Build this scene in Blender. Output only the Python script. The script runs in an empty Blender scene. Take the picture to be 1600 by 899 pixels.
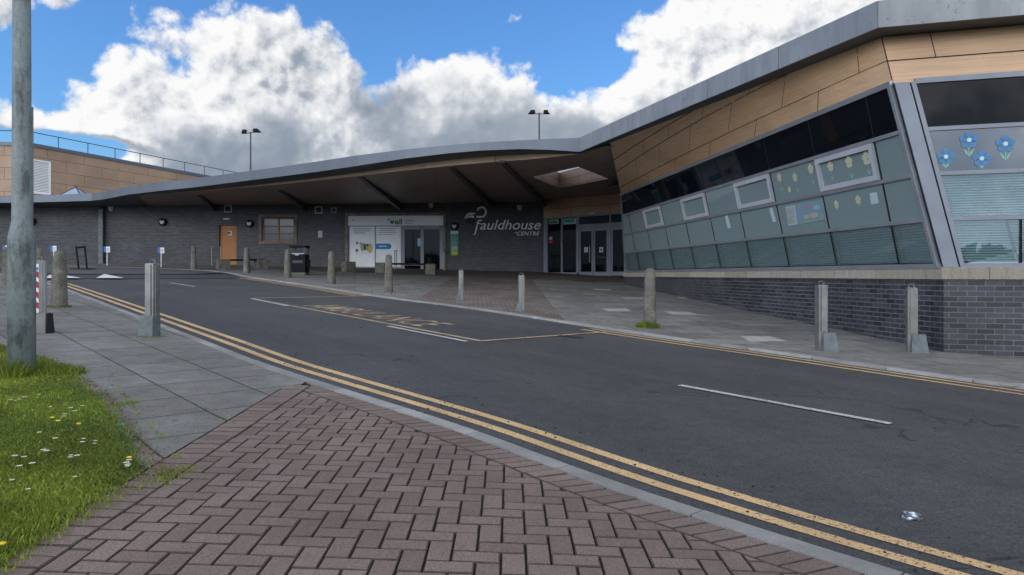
import bpy, bmesh, math, random
from mathutils import Vector, Matrix
R = math.radians
sc = bpy.context.scene
# ------------------------------------------------------------------ camera
F = 1150.0; HZ = 430.0
cam_d = bpy.data.cameras.new('camera'); cam = bpy.data.objects.new('camera', cam_d)
sc.collection.objects.link(cam); sc.camera = cam
cam_d.sensor_width = 36; cam_d.lens = 36*F/1600
cam_d.shift_y = -(449.5-HZ)/1600
cam_d.clip_start = .05; cam_d.clip_end = 3000
cam.location = (0, 0, 0); cam.rotation_euler = (R(90), 0, 0)
# ------------------------------------------------------------------ light
SUN_EL, SUN_AZ = 26, -118; BACK_FILL = 5.0; SKYT = (.66, 1.10, 1.72, 1)        # azimuth measured from +Y towards +X
sc.view_settings.view_transform = 'Standard'; sc.view_settings.look = 'None'
sc.view_settings.exposure = 0.12; sc.view_settings.gamma = 1.0; sc.view_settings.use_curve_mapping = False
sd = bpy.data.lights.new('sun', 'SUN'); sd.energy = .5; sd.angle = R(28); sd.color = (1, .92, .80)
so = bpy.data.objects.new('sun', sd); sc.collection.objects.link(so)
sv = Vector((math.sin(R(SUN_AZ))*math.cos(R(SUN_EL)), math.cos(R(SUN_AZ))*math.cos(R(SUN_EL)), math.sin(R(SUN_EL))))
so.rotation_euler = sv.to_track_quat('Z', 'Y').to_euler(); so.location = sv*100

def build_world():
    w = bpy.data.worlds.new('World'); sc.world = w; w.use_nodes = True
    nt = w.node_tree; nt.nodes.clear(); L = nt.links.new
    def N(t, **k):
        n = nt.nodes.new(t)
        for a, b in k.items(): setattr(n, a, b)
        return n
    def M(op, a, b=None, c=None, clamp=False):
        n = N('ShaderNodeMath', operation=op); n.use_clamp = clamp
        for i, v in enumerate((a, b, c)):
            if v is None: continue
            if isinstance(v, (int, float)): n.inputs[i].default_value = v
            else: L(v, n.inputs[i])
        return n.outputs[0]
    def SS(x, a, b):
        n = N('ShaderNodeMapRange', interpolation_type='SMOOTHSTEP')
        L(x, n.inputs[0]); n.inputs[1].default_value = a; n.inputs[2].default_value = b
        return n.outputs[0]
    sky = N('ShaderNodeTexSky', sky_type='NISHITA'); sky.sun_disc = False
    sky.sun_elevation = R(SUN_EL); sky.sun_rotation = R(SUN_AZ); sky.air_density = 1.3; sky.dust_density = .6; sky.ozone_density = 2.5
    tc = N('ShaderNodeTexCoord')
    # ---- density group: direction vector -> cloud density
    g = bpy.data.node_groups.new('cloud_density', 'ShaderNodeTree')
    g.interface.new_socket('Dir', in_out='INPUT', socket_type='NodeSocketVector')
    g.interface.new_socket('Density', in_out='OUTPUT', socket_type='NodeSocketFloat')
    gi = g.nodes.new('NodeGroupInput'); go = g.nodes.new('NodeGroupOutput')
    def gN(t, **k):
        n = g.nodes.new(t)
        for a, b in k.items(): setattr(n, a, b)
        return n
    def gM(op, a, b=None, c=None, clamp=False):
        n = gN('ShaderNodeMath', operation=op); n.use_clamp = clamp
        for i, v in enumerate((a, b, c)):
            if v is None: continue
            if isinstance(v, (int, float)): n.inputs[i].default_value = v
            else: g.links.new(v, n.inputs[i])
        return n.outputs[0]
    sx = gN('ShaderNodeSeparateXYZ'); g.links.new(gi.outputs[0], sx.inputs[0])
    X, Y, Z = sx.outputs
    az = gM('ARCTAN2', X, Y)
    hor = gM('SQRT', gM('ADD', gM('ADD', gM('MULTIPLY', X, X), gM('MULTIPLY', Y, Y)), 1e-4))
    el = gM('DIVIDE', Z, hor)
    # cloud top outline around the compass (read over the building; continues behind)
    pts = [(0, 112), (50, 125), (72, 158), (84, 108), (110, 76), (165, 60), (215, 48), (300, 34), (322, 2), (345, -45), (455, -42), (476, 8), (490, 36), (545, 36),
           (560, 74), (600, 98), (660, 80), (730, 80), (800, 90), (880, 102), (930, 98), (955, 58), (965, 28), (1000, -5), (1100, -60), (1600, -120)]
    fc = gN('ShaderNodeFloatCurve'); cv = fc.mapping.curves[0]
    tt = gM('MULTIPLY_ADD', az, 1/(2*math.pi), .5)
    g.links.new(tt, fc.inputs[1])
    cp = [(0, .40), (.12, .30), (.25, .38), (.33, .24)]
    for px, py in pts:
        a = math.atan((px-800)/F); cp.append((a/(2*math.pi)+.5, (HZ-py)/F*math.cos(a)))
    cp += [(.68, .46), (.75, .36), (.87, .45), (1, .40)]
    cv.points[0].location = cp[0]; cv.points[1].location = cp[-1]
    for p in cp[1:-1]: cv.points.new(*p)
    for p in cv.points: p.handle_type = 'VECTOR'
    fc.mapping.update()
    def noise(scale, detail, rough, vec=None, dist=0.):
        n = gN('ShaderNodeTexNoise'); n.inputs['Scale'].default_value = scale; n.inputs['Detail'].default_value = detail
        n.inputs['Roughness'].default_value = rough; n.inputs['Distortion'].default_value = dist
        g.links.new(vec or gi.outputs[0], n.inputs['Vector']); return n
    n1 = noise(7.5, 8, .61).outputs[0]
    nw = noise(16, 2, .5)
    ad = gN('ShaderNodeVectorMath', operation='MULTIPLY_ADD'); g.links.new(nw.outputs['Color'], ad.inputs[0]); ad.inputs[1].default_value = (.05,)*3
    g.links.new(gi.outputs[0], ad.inputs[2])
    def puff(scale):
        v = gN('ShaderNodeTexVoronoi', feature='F1'); v.inputs['Scale'].default_value = scale
        g.links.new(ad.outputs[0], v.inputs['Vector']); return gM('SUBTRACT', .45, v.outputs['Distance'])
    def curve2(cps):
        f = gN('ShaderNodeFloatCurve'); c = f.mapping.curves[0]; g.links.new(tt, f.inputs[1])
        c.points[0].location = cps[0]; c.points[1].location = cps[-1]
        for p in cps[1:-1]: c.points.new(*p)
        f.mapping.update(); return f.outputs[0]
    d = gM('SUBTRACT', fc.outputs[0], el)
    d = gM('MINIMUM', d, .20)
    nz = gM('SUBTRACT', n1, .5)
    rel = gM('MULTIPLY_ADD', nz, .34, gM('MULTIPLY_ADD', puff(17), .05, gM('MULTIPLY_ADD', puff(41), .028, gM('MULTIPLY', puff(95), .012))))
    d = gM('ADD', d, gM('SUBTRACT', rel, .008))
    nh = noise(2.6, 7, .6).outputs[0]
    hi = gM('MULTIPLY', gM('SUBTRACT', nh, .41), gM('MULTIPLY', gM('SUBTRACT', el, .50, clamp=True), 1.6, clamp=True))
    d = gM('MAXIMUM', d, gM('SUBTRACT', hi, .02))
    def ell(px, py, rx, ry):
        a = math.atan((px-800)/F); e = (HZ-py)/F*math.cos(a)
        q = gM('ADD', gM('POWER', gM('ABSOLUTE', gM('DIVIDE', gM('SUBTRACT', az, a), rx/F*math.cos(a)**2)), 2.), gM('POWER', gM('ABSOLUTE', gM('DIVIDE', gM('SUBTRACT', el, e), ry/F)), 2.))
        return gM('SUBTRACT', 1., q, clamp=True)
    d = gM('SUBTRACT', d, gM('MULTIPLY', ell(966, 106, 60, 34), .085))
    d = gM('SUBTRACT', d, gM('MULTIPLY', ell(110, 232, 150, 26), .20)); d = gM('SUBTRACT', d, gM('MULTIPLY', ell(-60, 212, 110, 26), .20))
    d = gM('MAXIMUM', d, gM('ADD', gM('SUBTRACT', gM('MULTIPLY', ell(-5, 0, 80, 70), .10), .05), rel))
    d = gM('MAXIMUM', d, gM('ADD', gM('SUBTRACT', gM('MULTIPLY', ell(84, -14, 50, 40), .10), .06), rel))
    g.links.new(d, go.inputs[0])
    wp = [(0, 150), (60, 200), (150, 205), (250, 165), (330, 180), (420, 168), (500, 190), (560, 165), (640, 150), (720, 165), (800, 150), (880, 165), (960, 172), (1050, 175), (1200, 120), (1600, 0)]
    cps = [(0, .16), (.2, .12)]
    for px, py in wp:
        a = math.atan((px-800)/F); cps.append((a/(2*math.pi)+.5, (HZ-py)/F*math.cos(a)))
    cps += [(.8, .15), (1, .16)]
    g.interface.new_socket('Grey', in_out='OUTPUT', socket_type='NodeSocketFloat')
    n3 = noise(5, 4, .55).outputs[0]
    grey = gM('ADD', gM('SUBTRACT', curve2(cps), el), gM('MULTIPLY_ADD', gM('SUBTRACT', n3, .5), .42, gM('MULTIPLY', nz, .30)))
    g.links.new(grey, go.inputs[1])
    def dens(vec):
        n = N('ShaderNodeGroup'); n.node_tree = g; L(vec, n.inputs[0]); return n.outputs
    def off(v):
        n = N('ShaderNodeVectorMath', operation='ADD'); L(tc.outputs['Generated'], n.inputs[0]); n.inputs[1].default_value = v; return n.outputs[0]
    A0 = dens(tc.outputs['Generated']); D0 = A0[0]
    D1 = dens(off((-.007, 0, .011)))[0]
    alpha = SS(D0, -.004, .034)
    rim = M('MAXIMUM', M('MINIMUM', M('MULTIPLY', M('SUBTRACT', D0, D1), 24.), 1.), -1.)                              # relief turned to the light
    g0 = SS(A0[1], -.035, .075)
    edge = SS(D0, .075, .0)
    nb = N('ShaderNodeTexNoise'); nb.inputs['Scale'].default_value = 4.5; nb.inputs['Detail'].default_value = 3; L(off((3, 1, 2)), nb.inputs['Vector'])
    br = M('SUBTRACT', .80, M('MULTIPLY', g0, .56)); br = M('MULTIPLY_ADD', M('SUBTRACT', nb.outputs[0], .5), .9, br)
    br = M('ADD', br, M('MULTIPLY', rim, M('MULTIPLY_ADD', g0, -.35, .42)))
    br = M('MULTIPLY_ADD', M('MULTIPLY', edge, M('SUBTRACT', 1., g0)), .18, br, clamp=True)
    cr = N('ShaderNodeValToRGB'); L(br, cr.inputs[0]); e = cr.color_ramp.elements
    e[0].position = .02; e[0].color = (1.9, 2.35, 3.0, 1)
    e[1].position = 1.0; e[1].color = (8.9, 8.9, 8.9, 1)
    m = e.new(.22); m.color = (2.5, 3.0, 3.7, 1)
    m = e.new(.48); m.color = (4.1, 4.5, 5.1, 1)
    m = e.new(.75); m.color = (7.0, 7.2, 7.5, 1)
    # added fill light: low clouds behind the camera boosted to reach under the canopy
    sp = N('ShaderNodeSeparateXYZ'); L(tc.outputs['Generated'], sp.inputs[0])
    bk = M('MULTIPLY_ADD', M('MULTIPLY', SS(sp.outputs[1], .0, -.5), SS(sp.outputs[2], .42, .12)), BACK_FILL, 1.3)
    cb = N('ShaderNodeVectorMath', operation='SCALE'); L(cr.outputs[0], cb.inputs[0]); L(M('MULTIPLY_ADD', SS(sp.outputs[1], .25, -.1), M('SUBTRACT', bk, 1.), 1.), cb.inputs['Scale'])
    mul = N('ShaderNodeMix', data_type='RGBA', blend_type='MULTIPLY'); mul.inputs[0].default_value = 1
    L(sky.outputs[0], mul.inputs[6]); mul.inputs[7].default_value = SKYT
    mx = N('ShaderNodeMix', data_type='RGBA'); L(alpha, mx.inputs[0]); L(mul.outputs[2], mx.inputs[6]); L(cb.outputs[0], mx.inputs[7])
    bg = N('ShaderNodeBackground'); L(mx.outputs[2], bg.inputs[0]); bg.inputs[1].default_value = .1
    out = N('ShaderNodeOutputWorld'); L(bg.outputs[0], out.inputs[0])
    w.cycles.sampling_method = 'MANUAL'; w.cycles.sample_map_resolution = 512
build_world()

# ------------------------------------------------------------------ helpers
GC = [-1.252994, -0.03452, 0.033932, 0.00027, 0.000147, -0.000326]
def gz(X, Y):
    X = max(-32., min(14., X)); Y = max(-12., min(42., Y))
    return GC[0]+GC[1]*X+GC[2]*Y+GC[3]*X*Y+GC[4]*Y*Y+GC[5]*X*X
def ray(px, py): return Vector(((px-800)/F, 1., (HZ-py)/F))
def G(px, py):
    r = ray(px, py); a = .5
    while r.z*a > gz(r.x*a, a) and a < 60: a += .02
    return (r.x*a, a)
def vplane(A, B):            # vertical plane through A,B: returns f(px,py,off) -> point; off = towards the viewer
    A = Vector((A[0], A[1], 0)); B = Vector((B[0], B[1], 0)); d = (B-A).normalized(); n = Vector((d.y, -d.x, 0))
    if n.y > 0: n = -n
    def f(px, py, off=0.):
        r = ray(px, py); t = (n.dot(A)+off)/n.dot(r); return r*t
    f.d = d; f.n = n; f.A = A
    def at(s, z, off=0.): return A+d*s+n*off+Vector((0, 0, z))
    f.at = at
    return f
class MB:
    def __init__(s): s.v = []; s.f = []; s.m = []
    def face(s, pts, m=0):
        i = len(s.v); s.v += [Vector(p) for p in pts]; s.f.append(list(range(i, i+len(pts)))); s.m.append(m)
    def mesh(s, v, f, m=0):
        i = len(s.v); s.v += [Vector(p) for p in v]
        for q in f: s.f.append([i+k for k in q]); s.m.append(m)
    def hexa(s, p, m=0):      # p: 4 bottom + 4 top
        s.mesh(p, [(3, 2, 1, 0), (4, 5, 6, 7), (0, 1, 5, 4), (1, 2, 6, 5), (2, 3, 7, 6), (3, 0, 4, 7)], m)
    def box(s, x0, x1, y0, y1, z0, z1, m=0, rz=0, c=(0, 0)):
        p = [(x0, y0, z0), (x1, y0, z0), (x1, y1, z0), (x0, y1, z0), (x0, y0, z1), (x1, y0, z1), (x1, y1, z1), (x0, y1, z1)]
        if rz:
            M_ = Matrix.Rotation(rz, 3, 'Z'); cc = Vector((c[0], c[1], 0)); p = [M_ @ (Vector(q)-cc)+cc for q in p]
        s.hexa(p, m)
    def slab(s, quad, n, t, m=0):   # quad extruded by t along -n
        q = [Vector(a) for a in quad]; n = Vector(n)*t
        k = len(q); s.mesh([a-n for a in q]+q, [tuple(range(k-1, -1, -1)), tuple(range(k, 2*k))]+[(i, (i+1) % k, k+(i+1) % k, k+i) for i in range(k)], m)
    def tube(s, pts, r, seg=8, m=0, cap=True):
        pts = [Vector(p) for p in pts]; rr = r if isinstance(r, (list, tuple)) else [r]*len(pts)
        base = len(s.v); k = len(pts)
        for i, p in enumerate(pts):
            t = (pts[min(i+1, k-1)]-pts[max(i-1, 0)]).normalized()
            a = t.cross(Vector((0, 0, 1))) if abs(t.z) < .9 else t.cross(Vector((1, 0, 0)))
            a.normalize(); b = t.cross(a)
            for j in range(seg):
                an = 2*math.pi*j/seg; s.v.append(p+(a*math.cos(an)+b*math.sin(an))*rr[i])
        for i in range(k-1):
            for j in range(seg):
                s.f.append([base+i*seg+j, base+i*seg+(j+1) % seg, base+(i+1)*seg+(j+1) % seg, base+(i+1)*seg+j]); s.m.append(m)
        if cap:
            s.f.append([base+j for j in range(seg)][::-1]); s.m.append(m)
            s.f.append([base+(k-1)*seg+j for j in range(seg)]); s.m.append(m)
    def lathe(s, prof, seg=20, c=(0, 0, 0), m=0, sq=2., jit=0., rnd=None):   # prof: (r,z); sq = superellipse power
        base = len(s.v); k = len(prof)
        for (r, z) in prof:
            for j in range(seg):
                an = 2*math.pi*(j+.5)/seg; ca, sa = math.cos(an), math.sin(an)
                q = (abs(ca)**sq+abs(sa)**sq)**(-1/sq)
                jr = 1+(rnd.uniform(-jit, jit) if rnd else 0)
                s.v.append(Vector((c[0]+ca*q*r*jr, c[1]+sa*q*r*jr, c[2]+z)))
        for i in range(k-1):
            for j in range(seg):
                s.f.append([base+i*seg+j, base+i*seg+(j+1) % seg, base+(i+1)*seg+(j+1) % seg, base+(i+1)*seg+j]); s.m.append(m)
        s.f.append([base+j for j in range(seg)][::-1]); s.m.append(m)
        s.f.append([base+(k-1)*seg+j for j in range(seg)]); s.m.append(m)
    def frame(s, quad, n, w, t, m=0, ws=None):  # rectangular frame round a quad (pts ordered bl, br, tr, tl)
        q = [Vector(a) for a in quad]; u = (q[1]-q[0]).normalized(); v = (q[3]-q[0]).normalized()
        ws = ws or (w, w, w, w)  # left,right,bottom,top
        i = [q[0]+u*ws[0]+v*ws[2], q[1]-u*ws[1]+v*ws[2], q[2]-u*ws[1]-v*ws[3], q[3]+u*ws[0]-v*ws[3]]
        for a, b, c_, d in ((q[0], q[1], i[1], i[0]), (q[1], q[2], i[2], i[1]), (q[2], q[3], i[3], i[2]), (q[3], q[0], i[0], i[3])):
            s.slab([a, b, c_, d], n, t, m)
        return i
ROOTLOC = {}
def setp(o, label=None, cat=None, group=None, kind=None):
    if label: o['label'] = label
    if cat: o['category'] = cat
    if group: o['group'] = group
    if kind: o['kind'] = kind
    return o
def build(mb, name, mats, parent=None, loc=None, smooth=False, bevel=0, merge=False, uvf=None):
    if not isinstance(mats, (list, tuple)): mats = [mats]
    off = Vector(loc) if loc is not None else (ROOTLOC.get(parent.name, Vector()) if parent else Vector())
    me = bpy.data.meshes.new(name)
    me.from_pydata([tuple(v-off) for v in mb.v], [], mb.f)
    for m in mats: me.materials.append(m)
    for p, i in zip(me.polygons, mb.m): p.material_index = i; p.use_smooth = smooth
    bm = bmesh.new(); bm.from_mesh(me)
    if merge: bmesh.ops.remove_doubles(bm, verts=bm.verts, dist=1e-5)
    bmesh.ops.recalc_face_normals(bm, faces=bm.faces)
    if bevel:
        bmesh.ops.remove_doubles(bm, verts=bm.verts, dist=1e-5)
        bmesh.ops.bevel(bm, geom=[e for e in bm.edges if len(e.link_faces) == 2 and e.calc_face_angle(0) > .5], offset=bevel, segments=2, affect='EDGES', profile=.6)
    uv = bm.loops.layers.uv.new('uv')
    for f in bm.faces:
        n = f.normal
        if abs(n.z) > .72: ax, bx = Vector((1, 0, 0)), Vector((0, 1, 0))
        else: ax = Vector((-n.y, n.x, 0)).normalized(); bx = Vector((0, 0, 1))
        for l in f.loops:
            p = l.vert.co+off; l[uv].uv = uvf(p) if uvf else (p.dot(ax), p.dot(bx))
    bm.to_mesh(me); bm.free()
    o = bpy.data.objects.new(name, me); sc.collection.objects.link(o)
    if parent: o.parent = parent; ROOTLOC[o.name] = off
    elif loc is not None: o.location = loc; ROOTLOC[o.name] = off
    return o
def thing(name, loc, label, cat, group=None):
    o = bpy.data.objects.new(name, None); sc.collection.objects.link(o); o.location = loc; o.empty_display_size = .2
    ROOTLOC[o.name] = Vector(loc); return setp(o, label, cat, group)
def copy_tree(o, parent=None):
    c = o.copy(); sc.collection.objects.link(c)
    if parent: c.parent = parent
    for ch in list(o.children): copy_tree(ch, c)
    return c
def text_mb(body, width, height=None, shear=0., extrude=.0, space=1., spacing=None, res=4):
    cu = bpy.data.curves.new('t', 'FONT'); cu.body = body; cu.size = 1; cu.shear = shear; cu.resolution_u = res; cu.space_character = space
    cu.offset = spacing or 0.
    ob = bpy.data.objects.new('t', cu); sc.collection.objects.link(ob)
    dg = bpy.context.evaluated_depsgraph_get(); me = ob.evaluated_get(dg).to_mesh()
    V = [v.co.copy() for v in me.vertices]; Fs = [tuple(p.vertices) for p in me.polygons]
    ob.evaluated_get(dg).to_mesh_clear(); bpy.data.objects.remove(ob); bpy.data.curves.remove(cu)
    x0 = min(v.x for v in V); x1 = max(v.x for v in V); y0 = min(v.y for v in V); y1 = max(v.y for v in V)
    k = width/(x1-x0); ky = (height/(y1-y0)) if height else k
    return [((v.x-x0)*k, (v.y-y0)*ky) for v in V], Fs
def put_text(mb, txt, O, u, v, n=None, t=0., m=0):
    V, Fs = txt; P = [O+u*a+v*b for a, b in V]
    if t:
        mb.mesh([p+n*t for p in P], Fs, m)
        # side walls from boundary edges
        cnt = {}
        for f in Fs:
            for i in range(len(f)):
                e = (f[i], f[(i+1) % len(f)]); cnt[e] = 1
        for (a, b) in list(cnt):
            if (b, a) not in cnt: mb.face([P[a], P[b], P[b]+n*t, P[a]+n*t], m)
    else: mb.mesh(P, Fs, m)

# ------------------------------------------------------------------ materials
class NT:
    def __init__(s, name):
        s.mat = bpy.data.materials.new(name); s.mat.use_nodes = True; s.nt = s.mat.node_tree
        s.b = s.nt.nodes['Principled BSDF']; s.out = s.nt.nodes['Material Output']
    def N(s, t, **k):
        n = s.nt.nodes.new(t)
        for a, b in k.items(): setattr(n, a, b)
        return n
    def L(s, a, b): s.nt.links.new(a, b)
    def pos(s): return s.N('ShaderNodeNewGeometry').outputs['Position']
    def uv(s): return s.N('ShaderNodeUVMap').outputs[0]
    def mapv(s, vec, scale=(1, 1, 1), rot=(0, 0, 0), loc=(0, 0, 0)):
        n = s.N('ShaderNodeMapping'); s.L(vec, n.inputs[0]); n.inputs['Scale'].default_value = scale; n.inputs['Rotation'].default_value = rot; n.inputs['Location'].default_value = loc; return n.outputs[0]
    def noise(s, vec, scale, detail=4, rough=.55):
        n = s.N('ShaderNodeTexNoise'); s.L(vec, n.inputs['Vector']); n.inputs['Scale'].default_value = scale; n.inputs['Detail'].default_value = detail; n.inputs['Roughness'].default_value = rough; return n.outputs[0]
    def M(s, op, a, b=None, c=None, clamp=False):
        n = s.N('ShaderNodeMath', operation=op); n.use_clamp = clamp
        for i, v in enumerate((a, b, c)):
            if v is None: continue
            if isinstance(v, (int, float)): n.inputs[i].default_value = v
            else: s.L(v, n.inputs[i])
        return n.outputs[0]
    def rng(s, x, a, b, c=0., d=1.):
        n = s.N('ShaderNodeMapRange'); s.L(x, n.inputs[0])
        for i, v in enumerate((a, b, c, d)): n.inputs[i+1].default_value = v
        return n.outputs[0]
    def mix(s, f, a, b, mode='MIX'):
        n = s.N('ShaderNodeMix', data_type='RGBA', blend_type=mode)
        if isinstance(f, (int, float)): n.inputs[0].default_value = f
        else: s.L(f, n.inputs[0])
        for i, v in ((6, a), (7, b)):
            if isinstance(v, tuple): n.inputs[i].default_value = (*v[:3], 1)
            else: s.L(v, n.inputs[i])
        return n.outputs[2]
    def val(s, col, f, lo, hi):      # multiply colour by a factor in lo..hi
        k = s.rng(f, .27, .73, lo, hi); cb = s.N('ShaderNodeCombineXYZ')
        for i in range(3): s.L(k, cb.inputs[i])
        return s.mix(1., col, cb.outputs[0], 'MULTIPLY')
    def set(s, col=None, rough=None, metal=None, spec=None):
        for nm, v in (('Base Color', col), ('Roughness', rough), ('Metallic', metal), ('Specular IOR Level', spec)):
            if v is None: continue
            if isinstance(v, tuple): s.b.inputs[nm].default_value = (*v[:3], 1)
            elif isinstance(v, (int, float)): s.b.inputs[nm].default_value = v
            else: s.L(v, s.b.inputs[nm])
    def bump(s, h, strength=.3, dist=.01):
        n = s.N('ShaderNodeBump'); s.L(h, n.inputs['Height']); n.inputs['Strength'].default_value = strength; n.inputs['Distance'].default_value = dist; s.L(n.outputs[0], s.b.inputs['Normal'])
def simple(name, col, rough=.6, metal=0., var=.15, scale=3., bump=0., spec=.5):
    m = NT(name); p = m.pos(); n = m.noise(p, scale, 5)
    m.set(m.val(col, n, 1-var*1.6, 1+var*1.6) if var else col, rough, metal, spec)
    if bump: m.bump(m.noise(p, scale*15, 3), bump, .004)
    return m.mat
MT = {}
def asphalt():
    m = NT('asphalt'); p = m.pos(); f = m.noise(p, 75, 3, .9); b = m.noise(p, .5, 5, .6); c = m.noise(p, 9, 4, .6)
    col = m.val((.070, .070, .070), f, .15, 1.9); col = m.val(col, b, .78, 1.2); col = m.val(col, c, .85, 1.15)
    tr_ = m.noise(m.mapv(m.mapv(p, rot=(0, 0, R(50))), scale=(.10, 1.1, 1)), 1.0, 4, .6); col = m.val(col, tr_, .82, 1.16)
    sp = m.N('ShaderNodeTexVoronoi'); sp.inputs['Scale'].default_value = 38; m.L(p, sp.inputs['Vector'])
    k = m.M('LESS_THAN', sp.outputs['Distance'], .10); k2 = m.M('GREATER_THAN', m.noise(p, 5.1, 2), .60)
    col = m.mix(m.M('MULTIPLY', m.M('MULTIPLY', k, k2), .5), col, (.28, .27, .25))
    # thin cracks and tar seams
    w = m.N('ShaderNodeVectorMath', operation='MULTIPLY_ADD'); nn = m.N('ShaderNodeTexNoise'); nn.inputs['Scale'].default_value = 1.5; m.L(p, nn.inputs['Vector'])
    m.L(nn.outputs['Color'], w.inputs[0]); w.inputs[1].default_value = (.9, .9, .9); m.L(p, w.inputs[2])
    v = m.N('ShaderNodeTexVoronoi', feature='DISTANCE_TO_EDGE'); v.inputs['Scale'].default_value = .23; m.L(w.outputs[0], v.inputs['Vector'])
    cr = m.M('MULTIPLY', m.M('LESS_THAN', v.outputs['Distance'], .0025), m.M('GREATER_THAN', m.noise(p, .6, 2), .5))
    col = m.mix(m.M('MULTIPLY', cr, .6), col, (.02, .02, .02))
    m.set(col, .88, 0, .35); m.bump(f, .9, .008); return m.mat
MT['asphalt'] = asphalt()
def asphalt_table():
    m = NT('asphalt_table'); p = m.pos(); f = m.noise(p, 60, 2, .7); b = m.noise(p, .7, 4)
    m.set(m.val(m.val((.075, .075, .077), f, .6, 1.4), b, .85, 1.15), .9); return m.mat
MT['table'] = asphalt_table()
def slabs(name, rot, bw, rh, c1, c2, mort, ox=0., oy=0., offs=.5):
    m = NT(name); p = m.pos(); v = m.mapv(p, rot=(0, 0, rot), loc=(ox, oy, 0))
    nn = m.N('ShaderNodeTexNoise'); nn.inputs['Scale'].default_value = 1.3; m.L(p, nn.inputs['Vector'])
    w = m.N('ShaderNodeVectorMath', operation='MULTIPLY_ADD'); m.L(nn.outputs['Color'], w.inputs[0]); w.inputs[1].default_value = (.03, .03, 0); m.L(v, w.inputs[2])
    b = m.N('ShaderNodeTexBrick'); m.L(w.outputs[0], b.inputs['Vector']); b.inputs['Scale'].default_value = 1
    b.inputs['Brick Width'].default_value = bw; b.inputs['Row Height'].default_value = rh; b.inputs['Mortar Size'].default_value = mort; b.inputs['Mortar Smooth'].default_value = .2
    b.inputs['Color1'].default_value = (*c1, 1); b.inputs['Color2'].default_value = (*c2, 1); b.inputs['Mortar'].default_value = (.035, .036, .028, 1); b.inputs['Bias'].default_value = 0; b.offset = offs
    f = m.noise(p, 70, 3, .85); g_ = m.noise(p, .8, 6, .65); st = m.noise(p, 4.5, 5, .7)
    col = m.val(m.val(m.val(b.outputs['Color'], f, .5, 1.5), g_, .72, 1.28), st, .78, 1.22)
    # moss collecting in some joints
    mo = m.M('MULTIPLY', b.outputs['Fac'], m.M('GREATER_THAN', m.noise(p, 1.7, 3), .56))
    col = m.mix(m.M('MULTIPLY', mo, .7), col, (.06, .085, .02))
    blot = m.rng(m.noise(p, 7, 2), .66, .72); col = m.mix(m.M('MULTIPLY', blot, .35), col, (.06, .06, .055))
    m.set(col, .9, 0, .3)
    h = m.M('MULTIPLY_ADD', b.outputs['Fac'], -1., m.M('MULTIPLY', f, .25)); m.bump(h, .5, .008); return m.mat
MT['slab_near'] = slabs('slab_near', R(48.6), .6, .6, (.165, .157, .140), (.210, .200, .180), .008, .1, -.1, 0.)
MT['slab_far'] = slabs('slab_far', R(-12), .9, .6, (.175, .168, .153), (.235, .226, .205), .009)
def blockp(name, rot, bw=.2, rh=.1, c1=(.15, .12, .10), c2=(.20, .165, .14)):
    m = NT(name); p = m.pos(); v = m.mapv(p, rot=(0, 0, rot))
    b = m.N('ShaderNodeTexBrick'); m.L(v, b.inputs['Vector']); b.inputs['Scale'].default_value = 1
    b.inputs['Brick Width'].default_value = bw; b.inputs['Row Height'].default_value = rh; b.inputs['Mortar Size'].default_value = .007; b.inputs['Mortar Smooth'].default_value = .3
    b.inputs['Color1'].default_value = (*c1, 1); b.inputs['Color2'].default_value = (*c2, 1); b.inputs['Mortar'].default_value = (.035, .032, .028, 1)
    f = m.noise(p, 60, 3, .7); g_ = m.noise(p, .9, 5)
    m.set(m.val(m.val(b.outputs['Color'], f, .75, 1.25), g_, .72, 1.28), .92, 0, .3); m.bump(b.outputs['Fac'], -.5, .006) ; return m.mat
MT['block_far'] = blockp('block_far', R(-3), .2, .32)
MT['block_band'] = blockp('block_band', R(2), .2, .1, (.13, .105, .092), (.18, .145, .125))
def paver():
    m = NT('paver'); p = m.pos(); at = m.N('ShaderNodeAttribute', attribute_name='tone'); f = m.noise(p, 110, 3, .85); g_ = m.noise(p, 1.4, 5, .6)
    col = m.mix(at.outputs['Fac'], (.168, .122, .101), (.215, .163, .138)); col = m.val(m.val(col, f, .45, 1.6), g_, .78, 1.22)
    sp = m.N('ShaderNodeTexVoronoi'); sp.inputs['Scale'].default_value = 60; m.L(p, sp.inputs['Vector'])
    k = m.M('MULTIPLY', m.M('LESS_THAN', sp.outputs['Distance'], .16), m.M('GREATER_THAN', m.noise(p, 8, 2), .58))
    col = m.mix(m.M('MULTIPLY', k, .45), col, (.42, .38, .34))
    m.set(col, .93, 0, .25); m.bump(f, .5, .004); return m.mat
MT['paver'] = paver()
def joint():
    m = NT('joint_sand'); p = m.pos(); k = m.rng(m.noise(p, 2.2, 4), .5, .6)
    m.set(m.val(m.mix(k, (.032, .024, .018), (.05, .058, .016)), m.noise(p, 90, 2), .5, 1.5), .95, 0, .1); return m.mat
MT['joint'] = joint()
def kerbm():
    m = NT('kerb_stone'); p = m.pos(); at = m.N('ShaderNodeAttribute', attribute_name='tone'); f = m.noise(p, 190, 3, .7); g_ = m.noise(p, 3, 5)
    col = m.mix(at.outputs['Fac'], (.25, .245, .23), (.34, .33, .315)); m.set(m.val(m.val(col, f, .6, 1.4), g_, .75, 1.2), .9, 0, .3); m.bump(f, .4, .003); return m.mat
MT['kerb'] = kerbm()
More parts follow.
